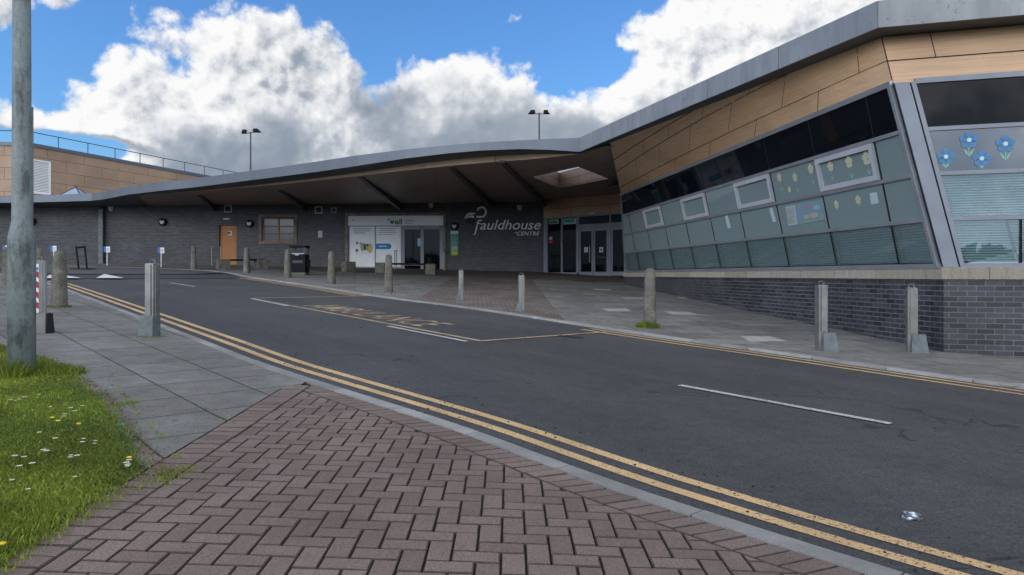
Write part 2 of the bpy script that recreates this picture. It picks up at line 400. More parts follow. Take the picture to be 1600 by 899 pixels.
def paint(name, col, wear):
    m = NT(name); p = m.pos(); n = m.noise(p, 55, 4, .75); g_ = m.noise(p, 1.1, 3)
    hole = m.M('LESS_THAN', m.M('ADD', n, m.M('MULTIPLY', m.M('SUBTRACT', g_, .5), .25)), wear)
    vo = m.N('ShaderNodeTexVoronoi'); vo.inputs['Scale'].default_value = 30; m.L(p, vo.inputs['Vector'])
    spot = m.M('MULTIPLY', m.M('LESS_THAN', vo.outputs['Distance'], .17), m.M('GREATER_THAN', m.noise(p, 2.0, 2), .52))
    c = m.val(m.val(col, m.noise(p, 200, 2), .75, 1.25), m.noise(p, 2, 4), .82, 1.15)
    c = m.mix(m.M('MAXIMUM', hole, spot), c, (.05, .05, .05)); m.set(c, .8, 0, .3); return m.mat
MT['yellow'] = paint('yellow_paint', (.64, .43, .21), .40)
MT['yellow_worn'] = paint('yellow_paint_worn', (.50, .37, .22), .44)
MT['white_line'] = paint('white_paint', (.50, .50, .48), .43)
def brickwall():
    m = NT('blue_brick'); v = m.uv(); p = m.pos()
    b = m.N('ShaderNodeTexBrick'); m.L(v, b.inputs['Vector']); b.inputs['Scale'].default_value = 1
    b.inputs['Brick Width'].default_value = .225; b.inputs['Row Height'].default_value = .075; b.inputs['Mortar Size'].default_value = .0055; b.inputs['Mortar Smooth'].default_value = .1
    b.inputs['Color1'].default_value = (.015, .018, .025, 1); b.inputs['Color2'].default_value = (.045, .051, .066, 1); b.inputs['Mortar'].default_value = (.15, .138, .12, 1)
    g_ = m.noise(p, 1.1, 5, .6); f = m.noise(p, 45, 3)
    st = m.rng(m.noise(p, 3.5, 5, .7), .60, .75)
    col = m.val(m.val(b.outputs['Color'], g_, .7, 1.35), f, .8, 1.2); col = m.mix(m.M('MULTIPLY', st, .22), col, (.16, .165, .17))
    m.set(col, m.rng(b.outputs['Fac'], 0, 1, .5, .95), 0, .5); m.bump(b.outputs['Fac'], -.6, .006); return m.mat
MT['brick'] = brickwall()
def wood(name, c, bw=None, rh=None, grain=True, dark=1.):
    m = NT(name); v = m.uv(); p = m.pos()
    gr = m.noise(m.mapv(v, scale=(.7, 11, 1)), 3.2, 5, .55); big = m.noise(p, .6, 3)
    col = m.val(m.val(c, gr, .86, 1.14), big, .85, 1.15)
    if bw:
        b = m.N('ShaderNodeTexBrick'); m.L(v, b.inputs['Vector']); b.inputs['Scale'].default_value = 1
        b.inputs['Brick Width'].default_value = bw; b.inputs['Row Height'].default_value = rh; b.inputs['Mortar Size'].default_value = .012; b.inputs['Mortar Smooth'].default_value = .1
        b.inputs['Color1'].default_value = (.92, .92, .92, 1); b.inputs['Color2'].default_value = (1.06, 1.05, 1.04, 1); b.inputs['Mortar'].default_value = (.25, .22, .2, 1)
        col = m.mix(1., col, b.outputs['Color'], 'MULTIPLY')
    m.set(col, .5, 0, .4); return m.mat
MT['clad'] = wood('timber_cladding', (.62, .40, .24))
MT['clad_hall'] = wood('hall_cladding', (.36, .245, .16), 2.7, .72)
MT['clad_entry'] = wood('entry_cladding', (.55, .36, .235), 2.4, .46)
MT['strip'] = wood('edge_cladding', (.55, .40, .27), 3.2, 5.)
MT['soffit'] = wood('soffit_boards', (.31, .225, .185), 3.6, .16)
MT['door_wood'] = wood('door_timber', (.42, .17, .05))
MT['window_wood'] = wood('window_timber', (.30, .12, .06))
def fascia(name, col, streak):
    m = NT(name); v = m.uv(); p = m.pos()
    s_ = m.noise(m.mapv(v, scale=(2.2, .35, 1)), 2.2, 5, .65); g_ = m.noise(p, .5, 3); d = m.noise(p, 16, 3, .6)
    c = m.val(m.val(col, s_, 1-streak, 1+streak*.6), g_, .9, 1.1)
    spots = m.M('MULTIPLY', m.M('GREATER_THAN', d, .655), m.M('GREATER_THAN', m.noise(p, 1.3, 2), .52)); c = m.mix(m.M('MULTIPLY', spots, .55), c, (.06, .06, .06))
    m.set(c, .45, .25, .5); return m.mat
MT['fascia'] = fascia('grey_fascia', (.125, .145, .175), .10)
MT['fascia_pale'] = fascia('pale_fascia', (.27, .28, .29), .26)
MT['alu'] = simple('grey_aluminium', (.30, .32, .35), .4, .5, .08, 2)
MT['alu_pale'] = simple('pale_aluminium', (.21, .23, .265), .45, .1, .08, 2)
MT['steel'] = simple('galvanised_steel', (.22, .22, .21), .42, .6, .14, 5)
MT['steel_blue'] = simple('steel_housing', (.13, .15, .152), .55, .3, .2, 8)
MT['dark_metal'] = simple('dark_metal', (.05, .06, .075), .5, .2, .15)
MT['black'] = simple('black_plastic', (.009, .010, .013), .75, 0, .2, 6, spec=.2)
MT['white'] = simple('white_panel', (.78, .81, .84), .35, 0, .05, 2)
MT['offwhite'] = simple('white_plastic', (.60, .60, .57), .5, 0, .05, 2)
MT['dark_void'] = simple('interior_dark', (.01, .011, .013), .9, 0, .1, 2)
def sillm():
    m = NT('precast_sill'); p = m.pos(); v = m.uv()
    b = m.N('ShaderNodeTexBrick'); m.L(m.mapv(v, loc=(.3, .5, 0)), b.inputs['Vector']); b.inputs['Scale'].default_value = 1; b.offset = 0
    b.inputs['Brick Width'].default_value = 1.2; b.inputs['Row Height'].default_value = 3.; b.inputs['Mortar Size'].default_value = .005
    b.inputs['Color1'].default_value = (.27, .24, .19, 1); b.inputs['Color2'].default_value = (.36, .32, .26, 1); b.inputs['Mortar'].default_value = (.06, .05, .04, 1)
    st = m.noise(m.mapv(v, scale=(6, 1, 1)), 1.6, 5, .7)
    m.set(m.val(m.val(b.outputs['Color'], st, .78, 1.18), m.noise(p, 60, 3), .75, 1.25), .9, 0, .3); return m.mat
MT['sill'] = sillm()
def concrete(name, col, k=1.):
    m = NT(name); tcn = m.N('ShaderNodeTexCoord').outputs['Object']; oi = m.N('ShaderNodeObjectInfo').outputs['Random']
    ad = m.N('ShaderNodeVectorMath', operation='ADD'); m.L(tcn, ad.inputs[0]); m.L(m.M('MULTIPLY', oi, 40.), ad.inputs[1]); p = ad.outputs[0]
    f = m.noise(p, 60, 3, .85); g_ = m.noise(p, 5, 5, .65); lich = m.rng(m.noise(p, 16, 4, .7), .58, .66)
    c = m.val(m.val(col, f, .3, 1.75), g_, .55, 1.4); c = m.mix(m.M('MULTIPLY', lich, .4*k), c, (.10, .09, .055))
    m.set(c, .95, 0, .2); m.bump(f, .8, .012); return m.mat
MT['stone'] = concrete('aggregate_concrete', (.155, .145, .122))
MT['bench_stone'] = concrete('bench_concrete', (.15, .14, .12))
MT['surround'] = concrete('stone_surround', (.22, .20, .17), .3)
def glass(name, tint, gl=.10, dirty=.0, rough=.01):
    m = NT(name); nt = m.nt; nt.nodes.remove(m.b)
    tr = m.N('ShaderNodeBsdfTransparent'); tr.inputs[0].default_value = (*tint, 1)
    gb = m.N('ShaderNodeBsdfGlossy'); gb.inputs['Roughness'].default_value = rough; gb.inputs[0].default_value = (.9, .95, 1, 1)
    fr = m.N('ShaderNodeFresnel'); fr.inputs[0].default_value = 1.5
    mx = m.N('ShaderNodeMixShader'); m.L(m.M('MULTIPLY_ADD', fr.outputs[0], .8, gl, clamp=True), mx.inputs[0]); m.L(tr.outputs[0], mx.inputs[1]); m.L(gb.outputs[0], mx.inputs[2])
    o = mx.outputs[0]
    if dirty:
        df = m.N('ShaderNodeBsdfDiffuse'); df.inputs[0].default_value = (.36, .45, .46, 1); m2 = m.N('ShaderNodeMixShader'); m2.inputs[0].default_value = dirty
        m.L(o, m2.inputs[1]); m.L(df.outputs[0], m2.inputs[2]); o = m2.outputs[0]
    m.L(o, m.out.inputs[0]); return m.mat
MT['glass'] = glass('window_glass', (.74, .84, .84), .02, .12)
MT['glass_dark'] = simple('dark_glass', (.004, .006, .009), .03, 0, 0, 1, spec=.09)
MT['glass_blue'] = simple('blue_grey_glass', (.04, .055, .078), .04, 0, .2, 1, spec=.9)
MT['glass_film'] = glass('filmed_glass', (.55, .66, .66), .02, .40, .02)
MT['blind'] = simple('blind_slat', (.62, .72, .72), .6, 0, .06, 2)
MT['room'] = simple('room_wall', (.05, .06, .06), .9, 0, .1, 1)
MT['lamp_paint'] = None
def lampm():
    m = NT('weathered_grey_paint'); p = m.pos(); v = m.mapv(p, scale=(1, 1, .35))
    n = m.noise(v, 7, 6, .7); k = m.rng(n, .50, .62); f = m.noise(p, 40, 3)
    c = m.val((.19, .225, .225), m.noise(p, 2.5, 4), .85, 1.2); c = m.mix(m.M('MULTIPLY', k, .75), c, (.045, .05, .05)); m.set(m.val(c, f, .85, 1.15), .6, .1, .4); return m.mat
MT['lamp_paint'] = lampm()
def grassm(name, a, b):
    m = NT(name); at = m.N('ShaderNodeAttribute', attribute_name='tone'); p = m.pos()
    c = m.mix(at.outputs['Fac'], a, b); c = m.val(c, m.noise(p, 1.6, 4), .6, 1.45); m.set(c, .75, 0, .25)
    return m.mat
MT['grass'] = grassm('grass_blade', (.065, .100, .010), (.23, .285, .038))
MT['soil'] = simple('lawn_soil', (.07, .10, .018), .95, 0, .4, 8)
MT['leaf'] = grassm('leaf', (.02, .035, .012), (.05, .075, .025))
def col(name, c, rough=.6, var=.05): 
    if name not in MT: MT[name] = simple(name, c, rough, 0, var, 4)
    return MT[name]

# ================================================================== THE GROUND
def catmull(P, step=.25):
    P = [Vector((*p, 0)) for p in P]; out = []
    for i in range(len(P)-1):
        p0 = P[max(i-1, 0)]; p1 = P[i]; p2 = P[i+1]; p3 = P[min(i+2, len(P)-1)]
        n = max(1, int((p2-p1).length/step))
        for k in range(n):
            t = k/n; out.append(.5*((2*p1)+(-p0+p2)*t+(2*p0-5*p1+4*p2-p3)*t*t+(-p0+3*p1-3*p2+p3)*t**3))
    out.append(P[-1]); return [(p.x, p.y) for p in out]
def offset(P, d):           # d>0: to the left of travel
    out = []
    for i, p in enumerate(P):
        a = Vector(P[max(i-1, 0)]); b = Vector(P[min(i+1, len(P)-1)]); t = (b-a).normalized(); out.append((p[0]-t.y*d, p[1]+t.x*d))
    return out
def sheet(name, poly, mat, off=0., cell=1., parent=None, extra=None, smooth=True):
    bm = bmesh.new(); vs = [bm.verts.new((x, y, 0)) for x, y in poly]; es = [bm.edges.new((vs[i], vs[(i+1) % len(vs)])) for i in range(len(vs))]
    bmesh.ops.triangle_fill(bm, edges=es, use_beauty=True)
    x0 = max(-33, min(p[0] for p in poly)); x1 = min(15, max(p[0] for p in poly)); y0 = max(-13, min(p[1] for p in poly)); y1 = min(43, max(p[1] for p in poly))
    if cell:
        a = math.ceil(x0/cell)*cell
        while a < x1:
            bmesh.ops.bisect_plane(bm, geom=bm.verts[:]+bm.edges[:]+bm.faces[:], plane_co=(a, 0, 0), plane_no=(1, 0, 0)); a += cell
        a = math.ceil(y0/cell)*cell
        while a < y1:
            bmesh.ops.bisect_plane(bm, geom=bm.verts[:]+bm.edges[:]+bm.faces[:], plane_co=(0, a, 0), plane_no=(0, 1, 0)); a += cell
    for v in bm.verts: v.co.z = gz(v.co.x, v.co.y)+off
    bmesh.ops.recalc_face_normals(bm, faces=bm.faces)
    for f in bm.faces:
        f.smooth = smooth
        if f.normal.z < 0: f.normal_flip()
    me = bpy.data.meshes.new(name); bm.to_mesh(me); bm.free(); me.materials.append(mat)
    o = bpy.data.objects.new(name, me); sc.collection.objects.link(o)
    if parent: o.parent = parent
    return o
near_k = catmull([(-44, 31.5), (-28, 30.3), (-22.5, 28.9), (-19, 26.6), (-16.5, 24), (-14.3, 21.7), (-12.62, 20.01), (-9.1, 15.7), (-5.68, 11.46), (-3.82, 9.16), (-2.61, 7.64), (-1.76, 6.70), (-.73, 5.60), (-.20, 5.0),
                  (.33, 4.33), (.67, 3.92), (.92, 3.65), (1.18, 3.37), (1.45, 3.1), (1.66, 2.9), (2.4, 2.2), (4, .8), (8, -2.6), (16, -8)])
far_k = catmull([(22, -4), (15, 0), (8.5, 4.4), (5.31, 7.63), (3.45, 9.78), (2.74, 10.56), (1.88, 11.58), (.95, 12.80), (.12, 13.92), (-1.37, 15.72), (-2.46, 16.85), (-3.7, 18.35), (-5.64, 21.0), (-9.0, 25.3), (-9.8, 26.5), (-10.8, 28.2), (-12.3, 29.9), (-14.8, 31.3), (-18, 32.4), (-24, 33.6), (-44, 36.5)])
RD = -.022
gnd = sheet('ground', [(-900, -900), (900, -900), (900, 900), (-900, 900)], simple('earth', (.06, .06, .05), .95), -.16, 2.); setp(gnd, kind='structure')
road = sheet('road', offset(near_k, .005)+offset(far_k, .005), MT['asphalt'], RD); setp(road, kind='structure')
i6 = [p for p in near_k if p[0] < -1.98]
npav = sheet('pavement', offset(near_k, -.12)[:len(i6)]+[(-1.86, 6.66), (-1.86, 6.3), (-1.98, 6.3), (-1.98, -12), (-44, -12)], MT['slab_near'], 0); setp(npav, kind='structure')
fpav = sheet('pavement', offset(far_k, -.12)+[(-44, 44), (22, 44)], MT['slab_far'], 0.002); setp(fpav, kind='structure')
ap_b = [p for p in offset(near_k, -.118) if p[0] > -1.98 and p[1] > -6]
apr = sheet('paving_bed', [(-1.98, 6.66)]+ap_b+[(ap_b[-1][0], -12), (-1.98, -12)], MT['joint'], -.012, .5); setp(apr, kind='structure')
rng = random.Random(4)
def tone_attr(o, tones):
    a = o.data.attributes.new('tone', 'FLOAT', 'FACE'); a.data.foreach_set('value', tones)
# kerb stones
def kerb(line, w, zoff, name='kerb', length=.91, only=None):
    mb = MB(); tones = []
    cum = [0]
    for a, b in zip(line[:-1], line[1:]): cum.append(cum[-1]+math.hypot(b[0]-a[0], b[1]-a[1]))
    def at(s):
        i = max(0, min(len(line)-2, next((k for k in range(len(cum)-1) if cum[k+1] >= s), len(line)-2)))
        t = (s-cum[i])/max(1e-6, cum[i+1]-cum[i]); a = Vector(line[i]); b = Vector(line[i+1]); return a.lerp(b, t), (b-a).normalized()
    s = 0
    while s+length < cum[-1]:
        tn = rng.random(); dz = rng.uniform(-.003, .003)
        ss = [s+.005+(length-.010)*k/3 for k in range(4)]
        P = []
        for q in ss:
            c, t = at(q); nrm = Vector((t.y, -t.x)); P.append((c, nrm))
        for k in range(3):
            pts = []
            for (c, nm), (c2, nm2) in ((P[k], P[k+1]),):
                A = c; B = c2; C_ = c2+nm2*w; D_ = c+nm*w
                # chamfered road-side arris
                for lv in (-.14, zoff-.008, zoff):
                    e = 0 if lv < zoff else .010
                    pts.append([Vector((q.x+(n_.x*e if fr else 0), q.y+(n_.y*e if fr else 0), gz(q.x, q.y)+lv+dz)) for q, n_, fr in ((A, nm, 1), (B, nm2, 1), (C_, nm2, 0), (D_, nm, 0))])
            lo, mi, hi = pts
            V = lo+mi+hi; f = [(0, 1, 5, 4), (4, 5, 9, 8), (8, 9, 10, 11), (1, 2, 6, 5), (5, 6, 10, 9), (2, 3, 7, 6), (6, 7, 11, 10), (3, 0, 4, 7), (7, 4, 8, 11)]
            mb.mesh(V, f); tones += [tn]*len(f)
        s += length
    o = build(mb, name, MT['kerb']); tone_attr(o, tones); return setp(o, kind='structure')
kerb(near_k, .118, .006)
kerb(far_k, .13, .010)
# ---- herringbone block paving, every block modelled
def hp(poly, a, b, c):      # clip keep a*x+b*y<=c
    out = []
    for i in range(len(poly)):
        p = poly[i]; q = poly[(i+1) % len(poly)]; dp = a*p[0]+b*p[1]-c; dq = a*q[0]+b*q[1]-c
        if dp <= 0: out.append(p)
        if (dp < 0 < dq) or (dq < 0 < dp): t = dp/(dp-dq); out.append((p[0]+(q[0]-p[0])*t, p[1]+(q[1]-p[1])*t))
    return out
def area(p): return abs(sum(p[i][0]*p[(i+1) % len(p)][1]-p[(i+1) % len(p)][0]*p[i][1] for i in range(len(p))))/2
pav = MB(); ptone = []
def paver_block(poly):
    if len(poly) < 3 or area(poly) < .0015: return
    cx = sum(p[0] for p in poly)/len(poly); cy = sum(p[1] for p in poly)/len(poly)
    dz = rng.gauss(0, .0012); sx, sy = rng.gauss(0, .004), rng.gauss(0, .004); tn = min(1, max(0, rng.gauss(.5, .28)))
    def z(x, y): return gz(x, y)+dz+sx*(x-cx)+sy*(y-cy)
    def ins(d):
        o = []
        for x, y in poly:
            l = math.hypot(x-cx, y-cy); o.append((x-(x-cx)/l*d, y-(y-cy)/l*d))
        return o
    k = len(poly); a = ins(.001); b = ins(.0075)
    V = [(x, y, z(x, y)-.03) for x, y in a]+[(x, y, z(x, y)-.006) for x, y in a]+[(x, y, z(x, y)) for x, y in b]
    f = [tuple(range(2*k, 3*k))]+[(i, (i+1) % k, k+(i+1) % k, k+i) for i in range(k)]+[(k+i, k+(i+1) % k, 2*k+(i+1) % k, 2*k+i) for i in range(k)]
    pav.mesh(V, f[:1], 0); pav.mesh(V, f[1:], 1); ptone.extend([tn]*len(f))
kb = offset(near_k, -.122); ki = offset(near_k, -.122-.205)
def kdist(x, y, L_):
    best = None
    for i in range(len(L_)-1):
        ax, ay = L_[i]; bx, by = L_[i+1]; dx, dy = bx-ax, by-ay; t = max(0, min(1, ((x-ax)*dx+(y-ay)*dy)/(dx*dx+dy*dy)))
        qx, qy = ax+dx*t, ay+dy*t; d = math.hypot(x-qx, y-qy)
        if best is None or d < best[0]: best = (d, qx, qy, dx, dy)
    return best
kis = [p for p in ki if -3 < p[0] < 6 and p[1] > -2]
J = .0062; W_ = .1; LN = .2
# border soldier course along x=-1.98..-1.775
y = .6
while y < 6.42:
    paver_block([(-1.975, y+J/2), (-1.775, y+J/2), (-1.775, y+W_-J/2+.002), (-1.975, y+W_-J/2+.002)]); y += W_+.003
# course along the kerb, blocks slanted a little
cum = 0; s_next = 0; KS = [p for p in near_k if p[0] > -1.9 and p[1] > -1.5]; A_ = offset(KS, -.124); B_ = offset(KS, -.324)
def sample(L_, s):
    c = 0
    for a, b in zip(L_[:-1], L_[1:]):
        l = math.hypot(b[0]-a[0], b[1]-a[1])
        if c+l >= s: t = (s-c)/l; return (a[0]+(b[0]-a[0])*t, a[1]+(b[1]-a[1])*t)
        c += l
    return L_[-1]
s = .12
while s < 8:
    q = [sample(A_, s+J/2), sample(A_, s+W_-J/2), sample(B_, s+W_-J/2-.06), sample(B_, s+J/2-.06)]
    q = hp(q, -1, 0, 1.775-J)
    paver_block(q); s += W_+.002
# herringbone field (basket rows as in the photo: 90 degree herringbone on X/Y)
U = .1015
for i in range(-80, 120):
    for j in range(-60, 120):
        # herringbone: cell (i,j); horizontal block if (i-j)%4==0, vertical if (i-j)%4==3
        x = -1.77+i*U; yy = .2+j*U
        if x > 5 or yy > 6.6 or x < -2.2 or yy < .3: continue
        k = (i-j) % 4
        if k == 0: q = [(x+J/2, yy+J/2), (x+2*U-J/2, yy+J/2), (x+2*U-J/2, yy+U-J/2), (x+J/2, yy+U-J/2)]
        elif k == 3: q = [(x+J/2, yy+J/2), (x+U-J/2, yy+J/2), (x+U-J/2, yy+2*U-J/2), (x+J/2, yy+2*U-J/2)]
        else: continue
        q = hp(q, -1, 0, 1.772-J/2)
        if len(q) < 3: continue
        cx = sum(p[0] for p in q)/len(q); cy = sum(p[1] for p in q)/len(q)
        d, qx, qy, dx, dy = kdist(cx, cy, kis); l = math.hypot(dx, dy); nx, ny = -dy/l, dx/l    # left of travel = road side
        q = hp(q, nx, ny, nx*qx+ny*qy-J)
        paver_block(q)
po = build(pav, 'block_paving', [MT['paver'], simple('paver_dark_edge', (.075, .060, .050), .95, 0, .25, 20)]); tone_attr(po, ptone); setp(po, kind='structure')  # block chamfers darker than their tops so the joints read
# ---- brick crossing and band before the doors
b1 = sheet('block_paving', [(.93, 13.10), (.12, 14.08), (-1.30, 15.80), (-2.2, 16.82), (-2.32, 29.6), (.78, 29.3)], MT['block_far'], .006); setp(b1, kind='structure')
b2 = sheet('block_paving', [(-10.5, 33.3), (-9.5, 32.0), (-7.52, 31.45), (-5.32, 30.6), (-2.58, 29.65), (1.01, 28.92), (5.5, 28.6), (6.5, 38.5), (-10.5, 38.5)], MT['block_band'], .010); setp(b2, kind='structure')
b3 = sheet('block_paving', [(-40, 36.2), (-24, 33.9), (-18, 32.8), (-14.8, 31.75), (-12.6, 30.6), (-12.6, 32.6), (-18, 34.4), (-24, 35.4), (-40, 37.6)], MT['block_band'], .008); setp(b3, kind='structure')
pale = simple('pale_slab', (.44, .41, .36), .9, 0, .15, 6)
k = 0
for q in ([(940, 483), (977.5, 482.5), (987.5, 486.7), (950, 487)], [(1037.5, 487.3), (1075, 488), (1095, 493), (1050, 492)], [(1155.4, 525.7), (1202.7, 526.5), (1231, 534), (1172.4, 534.8)],
          [(926, 451.7), (954, 452.5), (955, 454.5), (930, 453.5)], [(969, 464.5), (1005, 465.5), (1006, 467.5), (977, 467)], [(1555, 599.2), (1600, 600.5), (1610, 606), (1580, 604.5)], [(1060, 465), (1079, 465.5), (1075, 467), (1062, 467)]):
    o = sheet('paving_slab', [G(*p) for p in q], pale, .006, .5); setp(o, kind='structure')
# ---- raised table at the junction
tb = sheet('raised_table', [(-24, 31.2), (-17.9, 27.0), (-15.3, 24.6), (-11.6, 26.6), (-10.95, 28.2), (-12.45, 29.8), (-14.9, 31.15), (-18.1, 32.25), (-24, 33.4)], MT['table'], RD+.035, 1); setp(tb, kind='structure')
rp = sheet('table_ramp', [(-16.0, 24.2), (-14.1, 22.0), (-9.2, 24.6), (-10.0, 26.3), (-11.3, 26.85), (-15.6, 24.9)], simple('dark_asphalt', (.04, .042, .046), .9, 0, .2, 5), RD+.012, 1); setp(rp, kind='structure')
def tri_mark(pts):
    mb = MB(); P = [G(*p) for p in pts]; mb.face([(x, y, gz(x, y)+RD+.05) for x, y in P]); return mb
for pts in ([(150, 436), (194, 436), (163, 429.6)], [(90, 436), (127, 436), (100, 431.4)], [(70, 436.3), (88, 436.3), (78, 430.5)]):
    setp(build(tri_mark(pts), 'road_marking', simple('ramp_white', (.70, .70, .68), .8, 0, .1, 5)), kind='structure')
# ---- painted lines
def stripe(line, d, w, i0=None, i1=None, zoff=.004, name='road_marking', mat=None):
    a = offset(line, d-w/2); b = offset(line, d+w/2); mb = MB()
    for i in range(len(a)-1):
        mb.face([(p[0], p[1], gz(*p)+RD+zoff) for p in (a[i], a[i+1], b[i+1], b[i])])
    return setp(build(mb, name, mat or MT['yellow'], merge=True), kind='structure')
nl = [p for p in near_k if p[0] > -13.6]; stripe(nl, .205, .085); stripe(nl, .40, .085)
fl = [p for p in far_k if p[1] < 12.3]; stripe(fl, .15, .07, mat=MT['yellow']); stripe(fl, .36, .07)
fl2 = [p for p in far_k if 17.9 < p[1] < 25.4]; stripe(fl2, .15, .07); stripe(fl2, .36, .07)
def seg(p, q, w, mat, zoff=.0045, n=6):
    a = Vector(G(*p)) if p[1] > 100 else Vector(p); b = Vector(G(*q)) if q[1] > 100 else Vector(q); t = (b-a).normalized(); nn = Vector((-t.y, t.x))*w/2; mb = MB()
    for i in range(n):
        c = a.lerp(b, i/n); d = a.lerp(b, (i+1)/n)
        mb.face([(x.x, x.y, gz(x.x, x.y)+RD+zoff) for x in (c-nn, d-nn, d+nn, c+nn)])
    return setp(build(mb, 'road_marking', mat, merge=True), kind='structure')
YW = MT['yellow_worn']
seg((393, 465.4), (753, 531.2), .085, YW, n=12); seg((753, 531.2), (948, 517.5), .085, YW, .0085); seg((396, 465.2), (578, 461.8), .10, YW, .0085)
for p, q in (((393, 465.9), (449, 477.3)), ((606, 508.4), (729, 532.2)), ((1062, 600), (1392, 660)), ((265, 441.2), (305, 447.3))): seg(p, q, .085, MT['white_line'], .0095)
o0 = Vector(G(396, 466)); o1 = Vector(G(753, 531)); du = (o1-o0).normalized(); dv = Vector((-du.y, du.x))
if dv.y < 0: dv = -dv
V, Fs = text_mb('AMBULANCE', 4.2, .72, space=1.12, spacing=.004)
mb = MB(); O = o0+du*1.98+dv*.20
mb.mesh([((p := O+du*a+dv*b).x, p.y, gz(p.x, p.y)+RD+.005) for a, b in V], Fs)
setp(build(mb, 'road_marking', MT['yellow_worn']), kind='structure')

# ---- lawn
lawn = [(-44, 9.6), (-12, 9.4), (-7.5, 8.9), (-5.74, 8.25), (-4.8, 7.46), (-3.9, 6.5), (-3.13, 5.53), (-2.55, 4.75), (-2.06, 3.98), (-2.0, 3.2), (-2.02, -12), (-44, -12)]
so_ = sheet('lawn', lawn, MT['soil'], .012, 1); setp(so_, kind='structure')
def inside(x, y, P):
    c = False
    for i in range(len(P)):
        x1, y1 = P[i]; x2, y2 = P[i-1]
        if (y1 > y) != (y2 > y) and x < (x2-x1)*(y-y1)/(y2-y1)+x1: c = not c
    return c
def lump(x, y): return math.sin(x*2.1+1.3*math.sin(y*1.7))*math.cos(y*2.6+x)+.5*math.sin(x*6.3+y*4.1)*math.sin(y*7.7-x*2)
gm = MB(); gt = []
def blade(mbx, tl, x, y, z, h, w, tn):
    a = rng.uniform(0, 6.283); dx, dy = math.cos(a)*w, math.sin(a)*w; b = rng.uniform(0, 6.283); lean = rng.uniform(.2, 1.)*h; lx, ly = math.cos(b)*lean, math.sin(b)*lean
    i = len(mbx.v); mbx.v += [Vector((x-dx, y-dy, z)), Vector((x+dx, y+dy, z)), Vector((x+lx*.4+dx*.6, y+ly*.4+dy*.6, z+h*.62)), Vector((x+lx*.4-dx*.6, y+ly*.4-dy*.6, z+h*.62)), Vector((x+lx, y+ly, z+h))]
    mbx.f += [[i, i+1, i+2, i+3], [i+3, i+2, i+4]]; mbx.m += [0, 0]; tl += [tn, tn]
n = 0
while n < 170000:
    yy = 2.2+6.6*rng.random()**1.25; xx = -(yy*.74+.3)+rng.random()*(yy*.74+.3-1.75)
    if xx < -.745*yy-.35: continue
    edge = rng.gauss(0, .06)
    if not inside(xx-edge-.01, yy, lawn): continue
    l = lump(xx, yy); h = max(.014, (.015+.006*l)*rng.uniform(.5, 1.5)); tn = min(1, max(0, .45+.22*l+rng.gauss(0, .22)))
    if rng.random() < .03: tn = 1.; h *= 1.5
    blade(gm, gt, xx, yy, gz(xx, yy)+.005, h, rng.uniform(.0018, .0038)*(1+.14*(yy-2)), tn); n += 1
go_ = build(gm, 'grass', MT['grass']); tone_attr(go_, gt); setp(go_, kind='stuff', label='short green lawn grass beside the slabs', cat='grass')
# weeds in slab joints and along the lawn edge
wm = MB(); wt = []
for path, wdt, cnt in (([(165, 575), (185, 607), (205, 632), (232, 662), (262, 700), (286, 727)], .018, 420), ([(60, 556), (110, 583), (150, 625)], .05, 500), ([(176, 634), (205, 632), (215, 628)], .05, 200),
        ([(255, 608), (300, 630), (345, 652), (386, 671)], .008, 90), ([(255, 762), (262, 748), (290, 735), (300, 732)], .03, 160), ([(125, 815), (175, 785), (240, 752)], .02, 160), ([(250, 748), (268, 738)], .05, 200)):
    PP = [G(*p) for p in path]
    for _ in range(cnt):
        i = rng.randrange(len(PP)-1); t = rng.random(); x = PP[i][0]*(1-t)+PP[i+1][0]*t+rng.gauss(0, wdt); y = PP[i][1]*(1-t)+PP[i+1][1]*t+rng.gauss(0, wdt)
        if lump(x*2, y*2) < -.35: continue
        blade(wm, wt, x, y, gz(x, y), rng.uniform(.006, .018), .003, rng.uniform(.3, 1))
DRY = simple('dry_verge', (.17, .125, .065), .95, 0, .4, 9)
for path, wdt, cnt in (([(60, 556), (110, 583), (165, 615), (195, 655), (225, 700), (258, 742)], .028, 1700),):
    PP = [G(*p) for p in path]
    for _ in range(cnt):
        i = rng.randrange(len(PP)-1); t = rng.random(); x = PP[i][0]*(1-t)+PP[i+1][0]*t+rng.gauss(0, wdt); y = PP[i][1]*(1-t)+PP[i+1][1]*t+rng.gauss(0, wdt)
        k_ = len(wm.m); blade(wm, wt, x, y, gz(x, y)+.002, rng.uniform(.004, .012), .004, .5); wm.m[k_:] = [1, 1]
wo = build(wm, 'weeds', [MT['grass'], DRY]); tone_attr(wo, wt); setp(wo, kind='stuff', label='small green weeds growing in the slab joints', cat='weeds')
